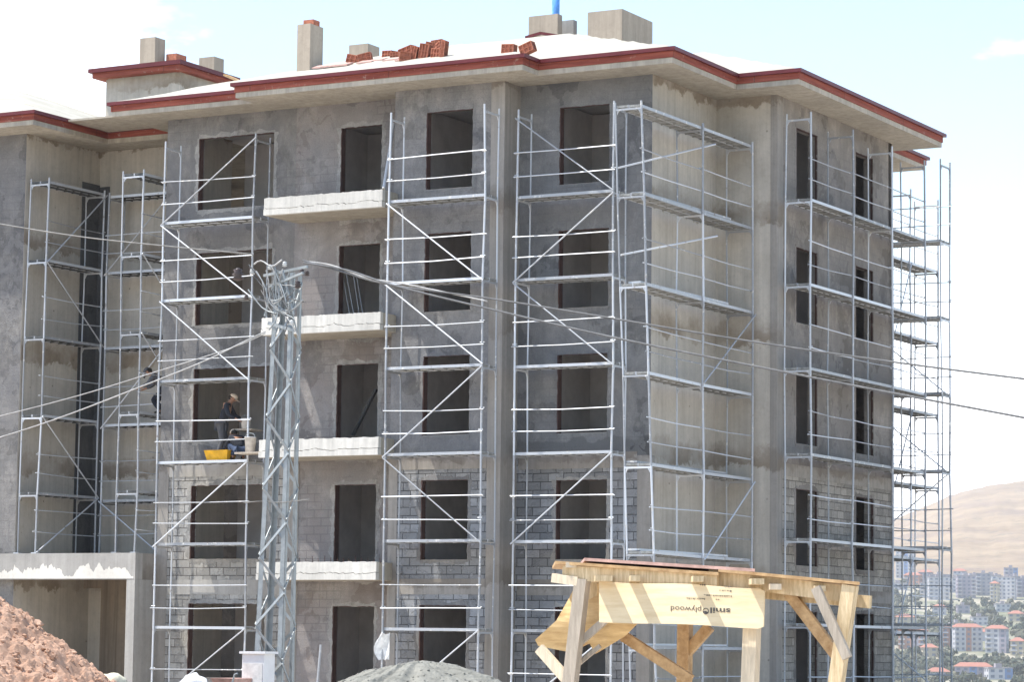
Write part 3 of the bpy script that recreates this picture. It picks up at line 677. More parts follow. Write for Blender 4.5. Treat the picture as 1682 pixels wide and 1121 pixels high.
# ------------------------------------------------------------------ timber shelter
YS = -37.0
FH_ = Vector((Fv.x, Fv.y, 0)).normalized()
sh = thing('timber_shelter', 'rough timber shelter frame with flat roof and diagonal struts in the foreground', 'shelter', (18.6, YS, -.4))
def sp(u, v, dy=0): return aty(u, v, YS+dy)
def tb(name, a, b, w, h, mat, up=(0, -1, 0)):
    return part(name, MB().bar(a, b, w, h, up), mat, sh)
def post(u0, v0, u1, v1, dy, w, mat):       # continues down to the ground
    a = sp(u0, v0, dy); b = sp(u1, v1, dy); d = (b-a)*(1/(a.z-b.z)); return tb('post', a, a+d*(a.z+.4), w, w*.8, mat)
post(957, 952, 937, 1121, 0, .11, 'timber_grey')
tb('strut', sp(974, 940, .3), sp(979, 1000, .3), .09, .06, 'timber')
post(1126, 1000, 1124, 1121, 1.3, .11, 'timber_orange')
post(1238, 960, 1232, 1121, .12, .12, 'timber_pale')
post(1397, 962, 1374, 1121, .0, .11, 'timber')
# roof sheets and the boards under them
a, b = sp(912, 925, -.05), sp(1412, 966, -.05)
for k, (u0, v0, u1, v1, mt) in enumerate(((912, 927, 1180, 946, 'timber_orange'), (960, 922, 1240, 940, 'tile_pink'), (1180, 940, 1412, 962, 'timber_orange'))):
    a, b = sp(u0, v0, -.06), sp(u1, v1, -.06)
    mb = MB().hexa([a, b, b+FH_*1.6, a+FH_*1.6], [a+Vector((0, 0, .025)), b+Vector((0, 0, .025)), b+FH_*1.6+Vector((0, 0, .025)), a+FH_*1.6+Vector((0, 0, .025))])
    part('roof_board', mb, mt, sh)
tb('beam', sp(926, 942, 0), sp(1180, 954, 0), .05, .12, 'timber', (0, 0, 1))
tb('beam', sp(1165, 948, .06), sp(1402, 978, .06), .05, .13, 'timber', (0, 0, 1))
tb('beam', sp(926, 940, 1.7), sp(1400, 972, 1.7), .05, .12, 'timber_orange', (0, 0, 1))
tb('beam', sp(1250, 974, .2), sp(1430, 990, .2), .05, .10, 'timber', (0, 0, 1))
tb('beam', sp(908, 950, -.02), sp(950, 956, -.02), .05, .075, 'timber_pale', (0, 0, 1))
for (u, v, o_, w_) in ((938, 929, .06, .09), (990, 952, .30, .14), (1041, 952, .30, .08), (1143, 953, .30, .085), (1240, 957, .28, .10), (1272, 965, .12, .09), (1345, 968, .10, .09)):
    a = sp(u, v, 0)-FH_*o_; tb('rafter', a, a+FH_*1.5, w_, .045, 'timber_pale' if u in (938, 1272) else 'timber', (0, 0, 1))
for (u0, v0, u1, v1, dy, w, mt) in ((886, 1066, 938, 1125, 0, .085, 'timber_pale'), (1024, 1046, 1135, 1118, .4, .085, 'timber_orange'), (1122, 1080, 1166, 1030, 1.3, .09, 'timber_orange'),
                               (1296, 975, 1384, 1090, .15, .09, 'timber_orange'), (1340, 966, 1392, 1082, -.1, .075, 'timber_grey'), (946, 1062, 996, 1018, .05, .06, 'timber_grey'), (950, 1092, 986, 1062, .1, .035, 'timber_grey')):
    tb('strut', sp(u0, v0, dy), sp(u1, v1, dy), w, w*.6, mt)
# printed plywood sheet hanging along the front, curling a little and leaning out at its foot
SY = YS-.03
def sheet_pt(u, v):
    t = (v-955)/75.0; s = (u-985)/270.0
    p = aty(u, v, SY-.015-.05*max(0, t)-.02*math.sin(s*math.pi*1.3)*t); return p
def sheet(name, quadfn, n, mm, mat, label, cat):
    front = [[quadfn(i/n, j/mm) for i in range(n+1)] for j in range(mm+1)]
    mb = MB().grid(front); back = [[p+Vector((.003, .009, 0)) for p in row] for row in front]; k = len(mb.v); mb.grid([list(reversed(r)) for r in back])
    def rim(a, b):
        for i in range(len(a)-1): mb.face((a[i], a[i+1], b[i+1], b[i]))
    rim(front[0][::-1], back[0][::-1]); rim(front[-1], back[-1]); rim([r[0] for r in front], [r[0] for r in back]); rim([r[-1] for r in front][::-1], [r[-1] for r in back][::-1])
    return tag(part(name, mb, mat, None, None, True), label, cat)
def q1(s, t):
    u = (984+(1256-984)*s)*(1-t)+(984+(1254-984)*s)*t; vt = 955+12*s+1.5*math.sin(s*9); vb = 1022+11*s+1.2*math.sin(s*7+1)
    if s > .97: vt += 3*(s-.97)/.03*1.5; vb -= 4*(s-.97)/.03
    return sheet_pt(u, vt+(vb-vt)*t)
ply = sheet('plywood_sheet', q1, 30, 10, 'plywood', 'long pale plywood sheet printed with upside down lettering, hung along the shelter roof', 'plywood sheet')
# the orange curled sheet at the left end
OUTL = [(948, 958), (983, 960), (984, 1020), (996, 1022), (1046, 1026), (1026, 1046), (978, 1075), (968, 1058), (955, 1064), (938, 1073), (884, 1062), (879, 1052), (914, 1020), (931, 990)]
def curl(u, v):
    dy = .16+.0010*abs(u-1000)+.06*math.sin((u-880)/170*3.1)+.04*math.sin(v*.06)
    return aty(u, v, YS+dy)
mb = MB(); fr = []; ctr = curl(962, 1030); N = len(OUTL); ring = []
for i in range(N):
    a, b = OUTL[i], OUTL[(i+1) % N]
    for k in range(3):
        t = k/3; ring.append((a[0]+(b[0]-a[0])*t, a[1]+(b[1]-a[1])*t))
rings = []
for s in (1, .75, .5, .25):
    rings.append([curl(962+(u-962)*s, 1030+(v-1030)*s) for (u, v) in ring])
NN = len(ring)
for off in (0, .01):
    o_ = Vector((0, off, 0))
    for r in range(3):
        for i in range(NN):
            j = (i+1) % NN; f = [rings[r][i]+o_, rings[r+1][i]+o_, rings[r+1][j]+o_, rings[r][j]+o_]
            mb.face(f if off else f[::-1])
    for i in range(NN):
        f = [rings[3][i]+o_, ctr+o_, rings[3][(i+1) % NN]+o_]; mb.face(f if off else f[::-1])
for i in range(NN):
    j = (i+1) % NN; mb.face((rings[0][i], rings[0][j], rings[0][j]+Vector((0, .01, 0)), rings[0][i]+Vector((0, .01, 0))))
tag(part('plywood_sheet', mb, 'plywood_orange', None, None, False), 'ragged orange plywood piece curled round the left post of the shelter', 'plywood sheet')
# lettering (upside down, as it hangs): flat glyph meshes bent onto the sheet
def lettering(txt, u_r, v_top, h, width, parent, bold=False):
    cu = bpy.data.curves.new('lettering', 'FONT'); cu.body = txt; cu.size = 1; cu.resolution_u = 3
    cu.offset = .02 if bold else 0.0
    t = bpy.data.objects.new('tmp', cu); COL.objects.link(t); dg = bpy.context.evaluated_depsgraph_get()
    me = bpy.data.meshes.new_from_object(t.evaluated_get(dg)); bpy.data.objects.remove(t)
    xs = [v.co.x for v in me.vertices]; x0, x1 = min(xs), max(xs)
    for v in me.vertices:
        s = (v.co.x-x0)/(x1-x0); uu = u_r-s*width; vv = v_top+(v.co.y)*h+.045*(uu-985)      # rotated by half a turn
        p = sheet_pt(uu, vv); v.co = p+Vector((0, -.004, .0))
    me.materials.clear(); me.materials.append(M['ink'])
    o = bpy.data.objects.new('lettering', me); COL.objects.link(o); o.parent = parent
    return o
lettering('smil', 1200, 991, 13, 33, ply, True)
lettering('plywood', 1152, 991, 13, 50, ply)
lg = MB()          # round emblem between the two words: dark bowl under an open ring
def sv(u, v): return sheet_pt(u, v+.045*(u-985))+Vector((0, -.004, 0))
for i in range(18):
    a0, a1 = math.pi*2*i/18, math.pi*2*(i+1)/18; r0, r1 = (0, 5.2) if math.sin(a0+.1) > .15 else (4, 5.2)
    lg.face([sv(1159.5+r0*math.cos(a0), 997+r0*math.sin(a0)), sv(1159.5+r0*math.cos(a1), 997+r0*math.sin(a1)), sv(1159.5+r1*math.cos(a1), 997+r1*math.sin(a1)), sv(1159.5+r1*math.cos(a0), 997+r1*math.sin(a0))])
part('emblem', lg, 'ink', ply)
sm = MB()
for (v, u0, u1, k) in ((984, 1128, 1160, 9), (984, 1176, 1183, 2), (977.5, 1157, 1204, 13), (969, 1182, 1203, 5), (962, 1190, 1203, 4), (961, 1150, 1160, 3)):
    for i in range(k):
        u = u0+(u1-u0)*i/k; w = (u1-u0)/k*random.uniform(.4, .75); hh = random.uniform(1.2, 2.4)
        sm.face([sv(u, v-8), sv(u+w, v-8), sv(u+w, v-8+hh), sv(u, v-8+hh)])
part('small_print', sm, 'ink', ply)
# ------------------------------------------------------------------ bricks on the roof
def on_roof(u, v, x0=None, y0=-1.81, p=.34, z=EZ+.007):
    d = ray(u, v); t = (z-y0*p+p*0 - (CL.z-CL.y*p))/(d.z-p*d.y); return CL+d*t
RB = [(565, 103, 26, 14, 0), (589, 101, 22, 15, 6), (621, 94, 26, 12, -8), (640, 95, 15, 11, 4), (656, 99, 18, 15, 12), (650, 90, 30, 14, -5), (672, 97, 10, 22, 3), (685, 95, 17, 24, 0), (702, 94, 24, 15, -8), (697, 78, 18, 10, 5), (712, 80, 15, 12, -10), (706, 70, 21, 6, 0), (722, 94, 6, 28, 0)]
where = ['leftmost of the row', 'second from the left', 'left end of the long heap', 'small one inside the heap', 'in front of the heap nearest the gutter', 'lying across the middle of the heap', 'standing on end in the heap', 'tall one near the right of the heap', 'low right end of the heap', 'upper right of the heap', 'dark one near the heap top', 'thin one topmost on the heap', 'upright at the right edge of the heap']
def brick(u, v, w, h, rot, label):
    b = on_roof(u+w/2, v); k = 66.0; W, Hh = w/k, h/k; D = .2
    t = thing('clay_block', label, 'clay block', b, 'red clay blocks heaped on the roof')
    a = R_(rot*3); ca, sa = math.cos(a), math.sin(a); tl = R_(random.uniform(-19, 19)); base = .0 if v > 88 else 0
    def P(x, y, z):
        x, z = x*math.cos(tl)-z*math.sin(tl), x*math.sin(tl)+z*math.cos(tl)
        return (b.x+x*ca-y*sa, b.y+x*sa+y*ca, b.z+z-.01)
    nx = 3 if W > .2 else 2; mb = MB(); tk = .018
    # hollow block: outer shell walls plus webs
    def bx(x0, y0, z0, x1, y1, z1): mb.hexa([P(x0, y0, z0), P(x1, y0, z0), P(x1, y1, z0), P(x0, y1, z0)], [P(x0, y0, z1), P(x1, y0, z1), P(x1, y1, z1), P(x0, y1, z1)])
    bx(-W/2, 0, 0, W/2, D, tk); bx(-W/2, 0, Hh-tk, W/2, D, Hh)
    bx(-W/2, .03, tk, W/2, D-.01, Hh-tk); bx(-W/2, 0, tk, -W/2+tk, D, Hh-tk); bx(W/2-tk, 0, tk, W/2, D, Hh-tk)
    for i in range(1, nx): bx(-W/2+W*i/nx-.007, 0, tk, -W/2+W*i/nx+.007, .03, Hh-tk)
    bx(-W/2+tk, 0, Hh/2-.007, W/2-tk, .028, Hh/2+.007)
    part('shell', mb, 'terracotta', t)
for i, (u, v, w, h, r) in enumerate(RB): brick(u, v, w, h, r, 'red clay block on the roof, %s' % where[i])
brick(822, 86, 21, 14, 0, 'left one of two separate red clay blocks above the eave step')
brick(854, 85, 23, 15, 0, 'right one of two separate red clay blocks above the eave step')
for i, (u, v, w) in enumerate(((512, 113, 22), (530, 111, 26), (552, 109, 18), (585, 105, 26), (604, 102, 24), (628, 101, 24), (648, 101, 16))):
    b = on_roof(u, v); mb = MB()
    mb.hexa([b+Vector((0, 0, 0)), b+Vector((w/66, .05, .0)), b+Vector((w/66, .35, .1)), b+Vector((0, .3, .1))], [b+Vector((0, 0, .03)), b+Vector((w/66, .05, .045)), b+Vector((w/66, .35, .15)), b+Vector((0, .3, .14))])
    tag(part('roof_tile', mb, 'tile_pink'), 'flat pinkish tile lying on the roof, %s of seven from the chimney' % ['first', 'second', 'third', 'fourth', 'fifth', 'sixth', 'last'][i], 'roof tile', 'loose pinkish tiles on the roof')
# battens / broken tiles on the low roof between wing and block
for i in range(5):
    a = aty(172+i*9, 199+i*3.2, 3+.0*i); b = aty(246+i*7, 201+i*2.6, 3)
    a.z = max(a.z, 14.9-.04*i); mb = MB().bar((a.x, 3.6-.42*i, 14.98-.05*i), (a.x+1.75, 3.55-.42*i, 14.98-.05*i), .10, .07)
    tag(part('roof_batten', mb, 'dark_gutter' if i % 2 == 0 else 'tile_pink'), 'roof batten on the low roof behind the left wing, %s from the back' % ['first', 'second', 'third', 'fourth', 'fifth'][i], 'batten', 'battens on the low roof')
# blue pipe rising out of the roof
p = aty(903, 10, 6.3); q = aty(917, 10, 6.3)
bp = thing('blue_pipe', 'tall blue pipe rising behind the roof block and out of the picture', 'pipe', ((p.x+q.x)/2, 6.3, 15.6))
part('pipe', MB().tube(((p.x+q.x)/2, 6.4, 15.6), ((p.x+q.x)/2, 6.4, 19.5), .10, 16), 'blue_pipe', bp, None, True)
part('collar', MB().tube(((p.x+q.x)/2, 6.4, 17.1), ((p.x+q.x)/2, 6.4, 17.2), .125, 16), 'dark_plaster', bp)
# ------------------------------------------------------------------ loose site things
def bucket(name, c, r, h, mat, label, cat, handle=True):
    t = thing(name, label, cat, c)
    part('body', MB().lathe(c, [(r*.82, 0), (r, h), (r*1.06, h), (r*1.06, h+.02), (r*.95, h+.02), (r*.78, .03)], 16), mat, t, None, True)
    if handle:
        part('handle', MB().pipe([(c[0]+r*math.cos(k*math.pi/8), c[1]-.01, c[2]+h+.02+r*.7*math.sin(k*math.pi/8)) for k in range(9)], .008, 5), 'pole_steel', t)
ZD = 5.69
tt = thing('mortar_tub', 'yellow plastic mortar tub on the scaffold deck below the worker', 'tub', (-11.3, -.72, ZD))
x0, x1, y0, y1 = -11.62, -10.98, -.86, -.48
def ringp(e, z, w=0): return [(x0-e+w, y0-e+w, z), (x1+e-w, y0-e+w, z), (x1+e-w, y1+e-w, z), (x0-e+w, y1+e-w, z)]
tmb = MB(); lo, hi, li = ringp(-.03, ZD), ringp(.03, ZD+.24), ringp(.03, ZD+.24, .03); bi = ringp(-.03, ZD+.03, .02)
tmb.face(lo[::-1])
for A_, B_ in ((lo, hi), (hi, li), (li, bi)):
    for i in range(4): tmb.face((A_[i], A_[(i+1) % 4], B_[(i+1) % 4], B_[i]))
tmb.face(bi); part('body', tmb, 'yellow_plastic', tt); part('mortar', MB().box(x0+.03, y0+.03, ZD+.1, x1-.03, y1-.03, ZD+.17), 'mid_plaster', tt)
bucket('bucket', (-10.80, -.35, 6.48), .125, .22, 'bucket_white', 'small white bucket on the sill at the right of the capped worker', 'bucket')
tag(part('timber_board', MB().box(-11.1, -.42, 6.43, -10.6, .1, 6.475), 'timber_grey'), 'short board across the window sill under the small bucket', 'board')
bucket('bucket', (-10.08, -1.2, 5.83), .14, .34, 'bucket_white', 'larger white bucket at the left end of the second lowest balcony', 'bucket')
tag(part('timber_board', MB().box(-10.4, -1.4, 5.78, -9.5, -1.0, 5.825), 'timber_grey'), 'board under the larger bucket at the balcony end', 'board')
# white sheet caught on the scaffold beside the bay
pw = aty(630, 1060, -1.9); mb = MB(); rows_ = []
for j in range(9):
    t = j/8; row = []
    for i in range(7):
        s = i/6; wv = .10+.16*math.sin(t*2.6)
        row.append((pw.x-.02+(s-.7)*wv*1.6, -1.72-.10*math.sin(s*6+t*3), .92+.62*(1-t)+.03*math.sin(s*9)))
    rows_.append(row)
mb.grid(rows_); mb.grid([[(x, y+.02, z) for x, y, z in r][::-1] for r in rows_])
tag(part('plastic_sheet', mb, 'sheet_white', None, None, True), 'crumpled white plastic sheet caught on the scaffold post beside the sand heap', 'plastic sheet')
tag(part('steel_bar', MB().tube(aty(527, 1060, -3), aty(516, 1185, -3), .03, 7), 'galvanised'), 'pale steel bar leaning upright before the lowest balcony door', 'bar')
for i, (u0, v0, u1, v1) in enumerate(((562, 448, 574, 512), (568, 446, 581, 512), (581, 455, 590, 512), (585, 450, 596, 512))):
    tag(part('steel_bar', MB().tube(aty(u0, v0, .5), aty(u1, v1+4, .5), .011, 6), 'galvanised'), 'thin steel bar leaning inside the second highest balcony door, %s of four' % ['leftmost', 'second', 'third', 'rightmost'][i], 'bar', 'thin bars inside the balcony door')
tag(part('timber_plank', MB().bar(aty(618, 640, .8), aty(580, 716, .8), .05, .10, (0, -1, 0)), 'dark_plaster'), 'dark plank leaning inside the middle balcony door', 'plank')
tag(part('steel_prop', MB().tube(aty(647, 203, -.3), aty(630, 310, -1.2), .035, 8), 'galvanised'), 'pale blue steel prop leaning at the right end of the top balcony', 'prop')
bs_ = aty(182, 1108, -16.0)
tag(part('boulder', MB().lump((bs_.x, -16.0, bs_.z-.22), .26, 3, .22, (1, 1, .9), 3), 'stone_cream', None, None, True), 'rounded cream boulder at the right foot of the earth heap', 'boulder')
bs_ = aty(318, 1108, -15.0)
tag(part('sack', MB().lump((bs_.x, -15.0, bs_.z-.24), .26, 3, .25, (1, .9, 1), 8), 'sheet_white', None, None, True), 'bulging white sack at the bottom edge left of the meter cabinet', 'sack')
for k in range(1):
    p0 = aty(345, 1113, -15.2); p1 = aty(388, 1111, -15.2)
    wb = thing('wheelbarrow', 'pinkish steel wheelbarrow rim and bent grey handle between sack and cabinet', 'wheelbarrow', (p0.x, -15.2, -.4))
    cx_ = (p0.x+p1.x)/2; zt = p0.z-.02
    part('tray', MB().hexa([(p0.x+.1, -15.0, zt-.3), (p1.x-.12, -15.0, zt-.3), (p1.x-.12, -14.6, zt-.3), (p0.x+.1, -14.6, zt-.3)], [(p0.x, -15.2, zt), (p1.x-.05, -15.2, zt), (p1.x-.05, -14.4, zt), (p0.x, -14.4, zt)]), 'tile_pink', wb)
    part('handle', MB().pipe([(p1.x-.02, -15.25, zt-.4), (p1.x-.04, -15.25, zt-.05), (p1.x+.0, -15.25, zt+.07), (p1.x+.06, -15.25, zt+.09)], .018, 7), 'pole_steel', wb)
    part('leg', MB().tube((p0.x+.15, -15.0, zt-.3), (p0.x+.12, -15.0, -.4), .018), 'pole_steel', wb)
    part('leg', MB().tube((p1.x-.15, -15.0, zt-.3), (p1.x-.12, -15.0, -.4), .018), 'pole_steel', wb)
    part('wheel', MB().tube((cx_-.04, -14.3, -.2), (cx_+.04, -14.3, -.2), .19, 18), 'boot', wb)
# ------------------------------------------------------------------ heaps
def earth_mat(name, c, c2, sc):
    s = NT(name); n1 = s.noise(sc, 6, .75); n2 = s.noise(sc*.25, 4, .6)
    col = s.mix(s.ramp(n1, (.3, 0), (.7, 1)), c, c2); col = s.mix(s.math('MULTIPLY', s.ramp(n2, (.4, 0), (.65, 1)), .5), col, mul(c, .7))
    M[name] = s.fin(col, .97, n1, .7, .03)
earth_mat('red_earth', (.37, .21, .135), (.58, .39, .28), 9)
earth_mat('grey_sand', (.20, .193, .165), (.31, .30, .26), 12)
p0 = aty(0, 990, -18); c = Vector((p0.x, p0.y))-Vector((Rv.x, Rv.y))*1.7
pile = thing('earth_heap', 'heap of reddish cloddy excavated earth in the lower left corner', 'earth heap', (c.x, c.y, -.4))
P = []; N = 260; Rr = 5.4
for j in range(N+1):
    row = []
    for i in range(N+1):
        x = c.x-Rr+2*Rr*i/N; y = c.y-Rr+2*Rr*j/N; r = math.hypot(x-c.x, y-c.y)
        z = 3.26-.74*math.sqrt(r*r+.25)
        v = Vector((x, y, 0)); z += .16*noise.noise(v*.8)+.17*noise.noise(v*1.9+Vector((5, 2, 0)))
        rg_ = 1-abs(noise.noise(v*3.3+Vector((2, 7, 0))))*2; z += .09*rg_*rg_+.06*noise.noise(v*7)+.045*noise.noise(v*15)+.02*noise.noise(v*31)
        row.append((x, y, max(z, -.45)))
    P.append(row)
part('soil', MB().grid(P), 'red_earth', pile)
cl = MB()
for k in range(7000):
    a = random.uniform(0, 2*math.pi); r = random.uniform(.1, 4.6); x = c.x+r*math.cos(a); y = c.y+r*math.sin(a)
    if (x-c.x)*Fv.x+(y-c.y)*Fv.y > .8: continue
    s = random.choice((.018, .02, .025, .03, .035, .045, .06)); s *= random.uniform(.8, 1.3)
    if k % 160 == 0: s = random.uniform(.07, .15)
    v = Vector((x, y, 0)); z = 3.26-.74*math.sqrt(r*r+.25)+.16*noise.noise(v*.8)+.17*noise.noise(v*1.9+Vector((5, 2, 0)))+.03
    cl.lump((x, y, z), s, 2 if s > .06 else 1, .55, (1, random.uniform(.7, 1.2), .75), k)
o = part('clods', cl, 'red_earth', pile); o['kind'] = 'stuff'
sx = aty(692, 1090, -7.5); P = []
sand = thing('sand_heap', 'low rounded heap of grey sand at the foot of the middle scaffold', 'sand heap', (sx.x, -7.5, -.4))
for j in range(181):
    row = []
    for i in range(181):
        x = sx.x-3.2+6.4*i/180; y = -7.5-3.2+6.4*j/180; r = math.hypot(x-sx.x, (y+7.5))
        z = sx.z+.02-.72*(math.sqrt(r*r*.30+.30)-.5477)-.02*r*r; v = Vector((x, y, 0))
        z += .09*noise.noise(v*1.1)+.035*noise.noise(v*3.5)+.015*noise.noise(v*12)
        # little slip gullies on the near flank
        z -= .22*max(0, noise.noise(Vector((math.atan2(y+7.5, x-sx.x)*5, r*.4, 0))))*min(1, r)
        row.append((x, y, max(z+.018*noise.noise(v*25), -.45)))
    P.append(row)
part('sand', MB().grid(P), 'grey_sand', sand, None, False)
pb = MB(); rs = random.Random(5)
for k in range(700):
    j, i = rs.randrange(8, 150), rs.randrange(8, 172); q = P[min(j, 178)][min(i, 178)]
    pb.lump((q[0], q[1], q[2]+.004), rs.choice((.012, .016, .022, .032)), 1, .5, (1, 1, .8), k)
o = part('pebbles', pb, 'grey_sand', sand); o['kind'] = 'stuff'
# ------------------------------------------------------------------ people
def skin_mesh(name, J, E, parent, mat):
    """J: name -> (pos, radius); E: pairs; continuous skinned surface"""
    me = bpy.data.meshes.new(name); keys = list(J); idx = {k: i for i, k in enumerate(keys)}
    me.from_pydata([J[k][0] for k in keys], [(idx[a], idx[b]) for a, b in E], [])
    o = bpy.data.objects.new(name, me); COL.objects.link(o)
    sk = o.modifiers.new('s', 'SKIN'); sk.use_smooth_shade = True
    for i, k in enumerate(keys):
        r = J[k][1]; r = r if hasattr(r, '__len__') else (r, r); me.skin_vertices[0].data[i].radius = r
    me.skin_vertices[0].data[0].use_root = True
    ss = o.modifiers.new('d', 'SUBSURF'); ss.levels = ss.render_levels = 1
    dg = bpy.context.evaluated_depsgraph_get(); ev = bpy.data.meshes.new_from_object(o.evaluated_get(dg))
    bpy.data.objects.remove(o); ev.materials.clear(); ev.materials.append(M[mat])
    o = bpy.data.objects.new(name, ev); COL.objects.link(o); o.parent = parent
    if parent.type == 'EMPTY': pass
    return o
def person(label, loc, rot, J, shirt, trous, cap, scale=1.0):
    """J: joints in local coordinates, +x forward"""
    t = thing('person', label, 'person', loc); t.rotation_euler = (0, 0, rot); t.scale = (scale,)*3
    g = lambda k: Vector(J[k])
    head = g('head'); neck = g('neck')
    hd = (head-neck).normalized(); fw = Vector(J.get('face', (1, 0, 0))).normalized()
    B = {'pelvis': (g('pelvis'), (.13, .10)), 'chest': (g('chest'), (.16, .11)), 'neck': (neck, .055), 'h0': (neck+hd*.07, .062), 'h1': (head, (.078, .088)), 'h2': (head+hd*.09, (.06, .07))}
    E = [('pelvis', 'chest'), ('chest', 'neck'), ('neck', 'h0'), ('h0', 'h1'), ('h1', 'h2')]
    for s in 'lr':
        B['sh'+s] = (g('sh'+s), .06); B['el'+s] = (g('el'+s), .042); B['wr'+s] = (g('wr'+s), .027)
        B['hp'+s] = (g('hp'+s), .085); B['kn'+s] = (g('kn'+s), .058); B['an'+s] = (g('an'+s), .038); B['to'+s] = (g('to'+s), .035)
        hdv = (g('wr'+s)-g('el'+s)).normalized(); side = hdv.cross(Vector((0, 0, 1))); side = side.normalized() if side.length > .01 else Vector((0, 1, 0))
        B['pm'+s] = (g('wr'+s)+hdv*.055, (.036, .018))
        E += [('chest', 'sh'+s), ('sh'+s, 'el'+s), ('el'+s, 'wr'+s), ('wr'+s, 'pm'+s), ('pelvis', 'hp'+s), ('hp'+s, 'kn'+s), ('kn'+s, 'an'+s), ('an'+s, 'to'+s)]
        for f in range(4):
            b = g('wr'+s)+hdv*.09+side*(.012*(f-1.5)*1.5)
            B['fa%d%s' % (f, s)] = (b, .010); B['fb%d%s' % (f, s)] = (b+hdv*(.045-.004*abs(f-1))+Vector((0, 0, -.015)), .008)
            E += [('pm'+s, 'fa%d%s' % (f, s)), ('fa%d%s' % (f, s), 'fb%d%s' % (f, s))]
        b = g('wr'+s)+hdv*.03+side*.035; B['ta'+s] = (b, .011); B['tb'+s] = (b+hdv*.03+side*.02, .009); E += [('pm'+s, 'ta'+s), ('ta'+s, 'tb'+s)]
    skin_mesh('body', B, E, t, 'skin')
    S = {'pelvis': (g('pelvis')+Vector((0, 0, .03)), (.15, .12)), 'chest': (g('chest'), (.185, .13)), 'nk': (neck-hd*.02, .075)}
    Es = [('pelvis', 'chest'), ('chest', 'nk')]
    for s in 'lr':
        S['sh'+s] = (g('sh'+s), .078); S['el'+s] = (g('el'+s), .058); S['cu'+s] = (g('el'+s).lerp(g('wr'+s), .8), .045); Es += [('chest', 'sh'+s), ('sh'+s, 'el'+s), ('el'+s, 'cu'+s)]
    skin_mesh('shirt', S, Es, t, shirt)
    T = {'pelvis': (g('pelvis'), (.145, .12))}; Et = []
    for s in 'lr':
        T['hp'+s] = (g('hp'+s), .10); T['kn'+s] = (g('kn'+s), .073); T['an'+s] = (g('an'+s)+Vector((0, 0, .03)), .056); Et += [('pelvis', 'hp'+s), ('hp'+s, 'kn'+s), ('kn'+s, 'an'+s)]
    skin_mesh('trousers', T, Et, t, trous)
    for s in 'lr':
        skin_mesh('boot', {'a': (g('an'+s), .055), 'b': (g('an'+s).lerp(g('to'+s), .5)-Vector((0, 0, .01)), .048), 'c': (g('to'+s), .045)}, [('a', 'b'), ('b', 'c')], t, 'boot')
    up = hd
    def local(name, mb, mat):
        o = bpy.data.objects.new(name, mesh(name, mb, mat, True)); COL.objects.link(o); o.parent = t
    c_ = head+up*.055; mb = MB(); vs, fs = ICO[2]; i = 0
    sd = up.cross(fw).normalized(); fw2 = sd.cross(up).normalized()
    for pnt in vs:
        z = max(pnt.z, -.15); q = c_+fw2*(pnt.x*.108)+sd*(pnt.y*.094)+up*(z*.085); mb.v.append(tuple(q))
    mb.f = [f for f in fs]; mb.mi = [0]*len(fs)
    local('cap', mb, cap)
    br = MB().bar(c_+fw2*.07-up*.012, c_+fw2*.19-up*.03, .13, .012, up); local('cap_brim', br, cap)
    fc = MB(); fc.lump(head+fw2*.10+up*.0, .018, 1, 0, (1.2, .8, 1.3)); local('nose', fc, 'skin')
    ey = MB(); 
    for sg in (-1, 1): ey.lump(head+fw2*.088+sd*(sg*.032)+up*.025, .010, 1, 0)
    local('eyes', ey, 'boot')
    mo = MB().bar(head+fw2*.092-up*.045-sd*.022, head+fw2*.092-up*.045+sd*.022, .006, .008, up); local('mouth', mo, 'red_fascia')
    er = MB()
    for sg in (-1, 1): er.lump(head+sd*(sg*.085), .022, 1, 0, (.8, .6, 1.3))
    local('ears', er, 'skin')
    hr = MB(); hr.lump(head-fw2*.045+up*.0, .083, 2, .05, (.9, 1, .9)); local('hair', hr, 'boot')
    return t
# capped plasterer standing on the deck, bent over the sill, facing right
person('worker in pale cap and dark shirt bending over the window sill behind the yellow tub', (-11.38, -.42, ZD), R_(20),
       dict(pelvis=(-.08, 0, .88), chest=(.06, 0, 1.25), neck=(.12, 0, 1.42), head=(.19, 0, 1.53), face=(1, -.25, -.45), shl=(.07, .19, 1.36), shr=(.07, -.19, 1.36), ell=(.20, .24, 1.12), elr=(.16, -.26, 1.10), wrl=(.42, .18, 1.02), wrr=(.38, -.22, 1.00),
            hpl=(-.08, .10, .86), hpr=(-.08, -.10, .86), knl=(.02, .12, .48), knr=(-.02, -.11, .47), anl=(-.08, .13, .08), anr=(-.14, -.12, .08), tol=(.10, .14, .045), tor=(.04, -.13, .045)), 'cloth_dark', 'cloth_grey', 'cap_pale')
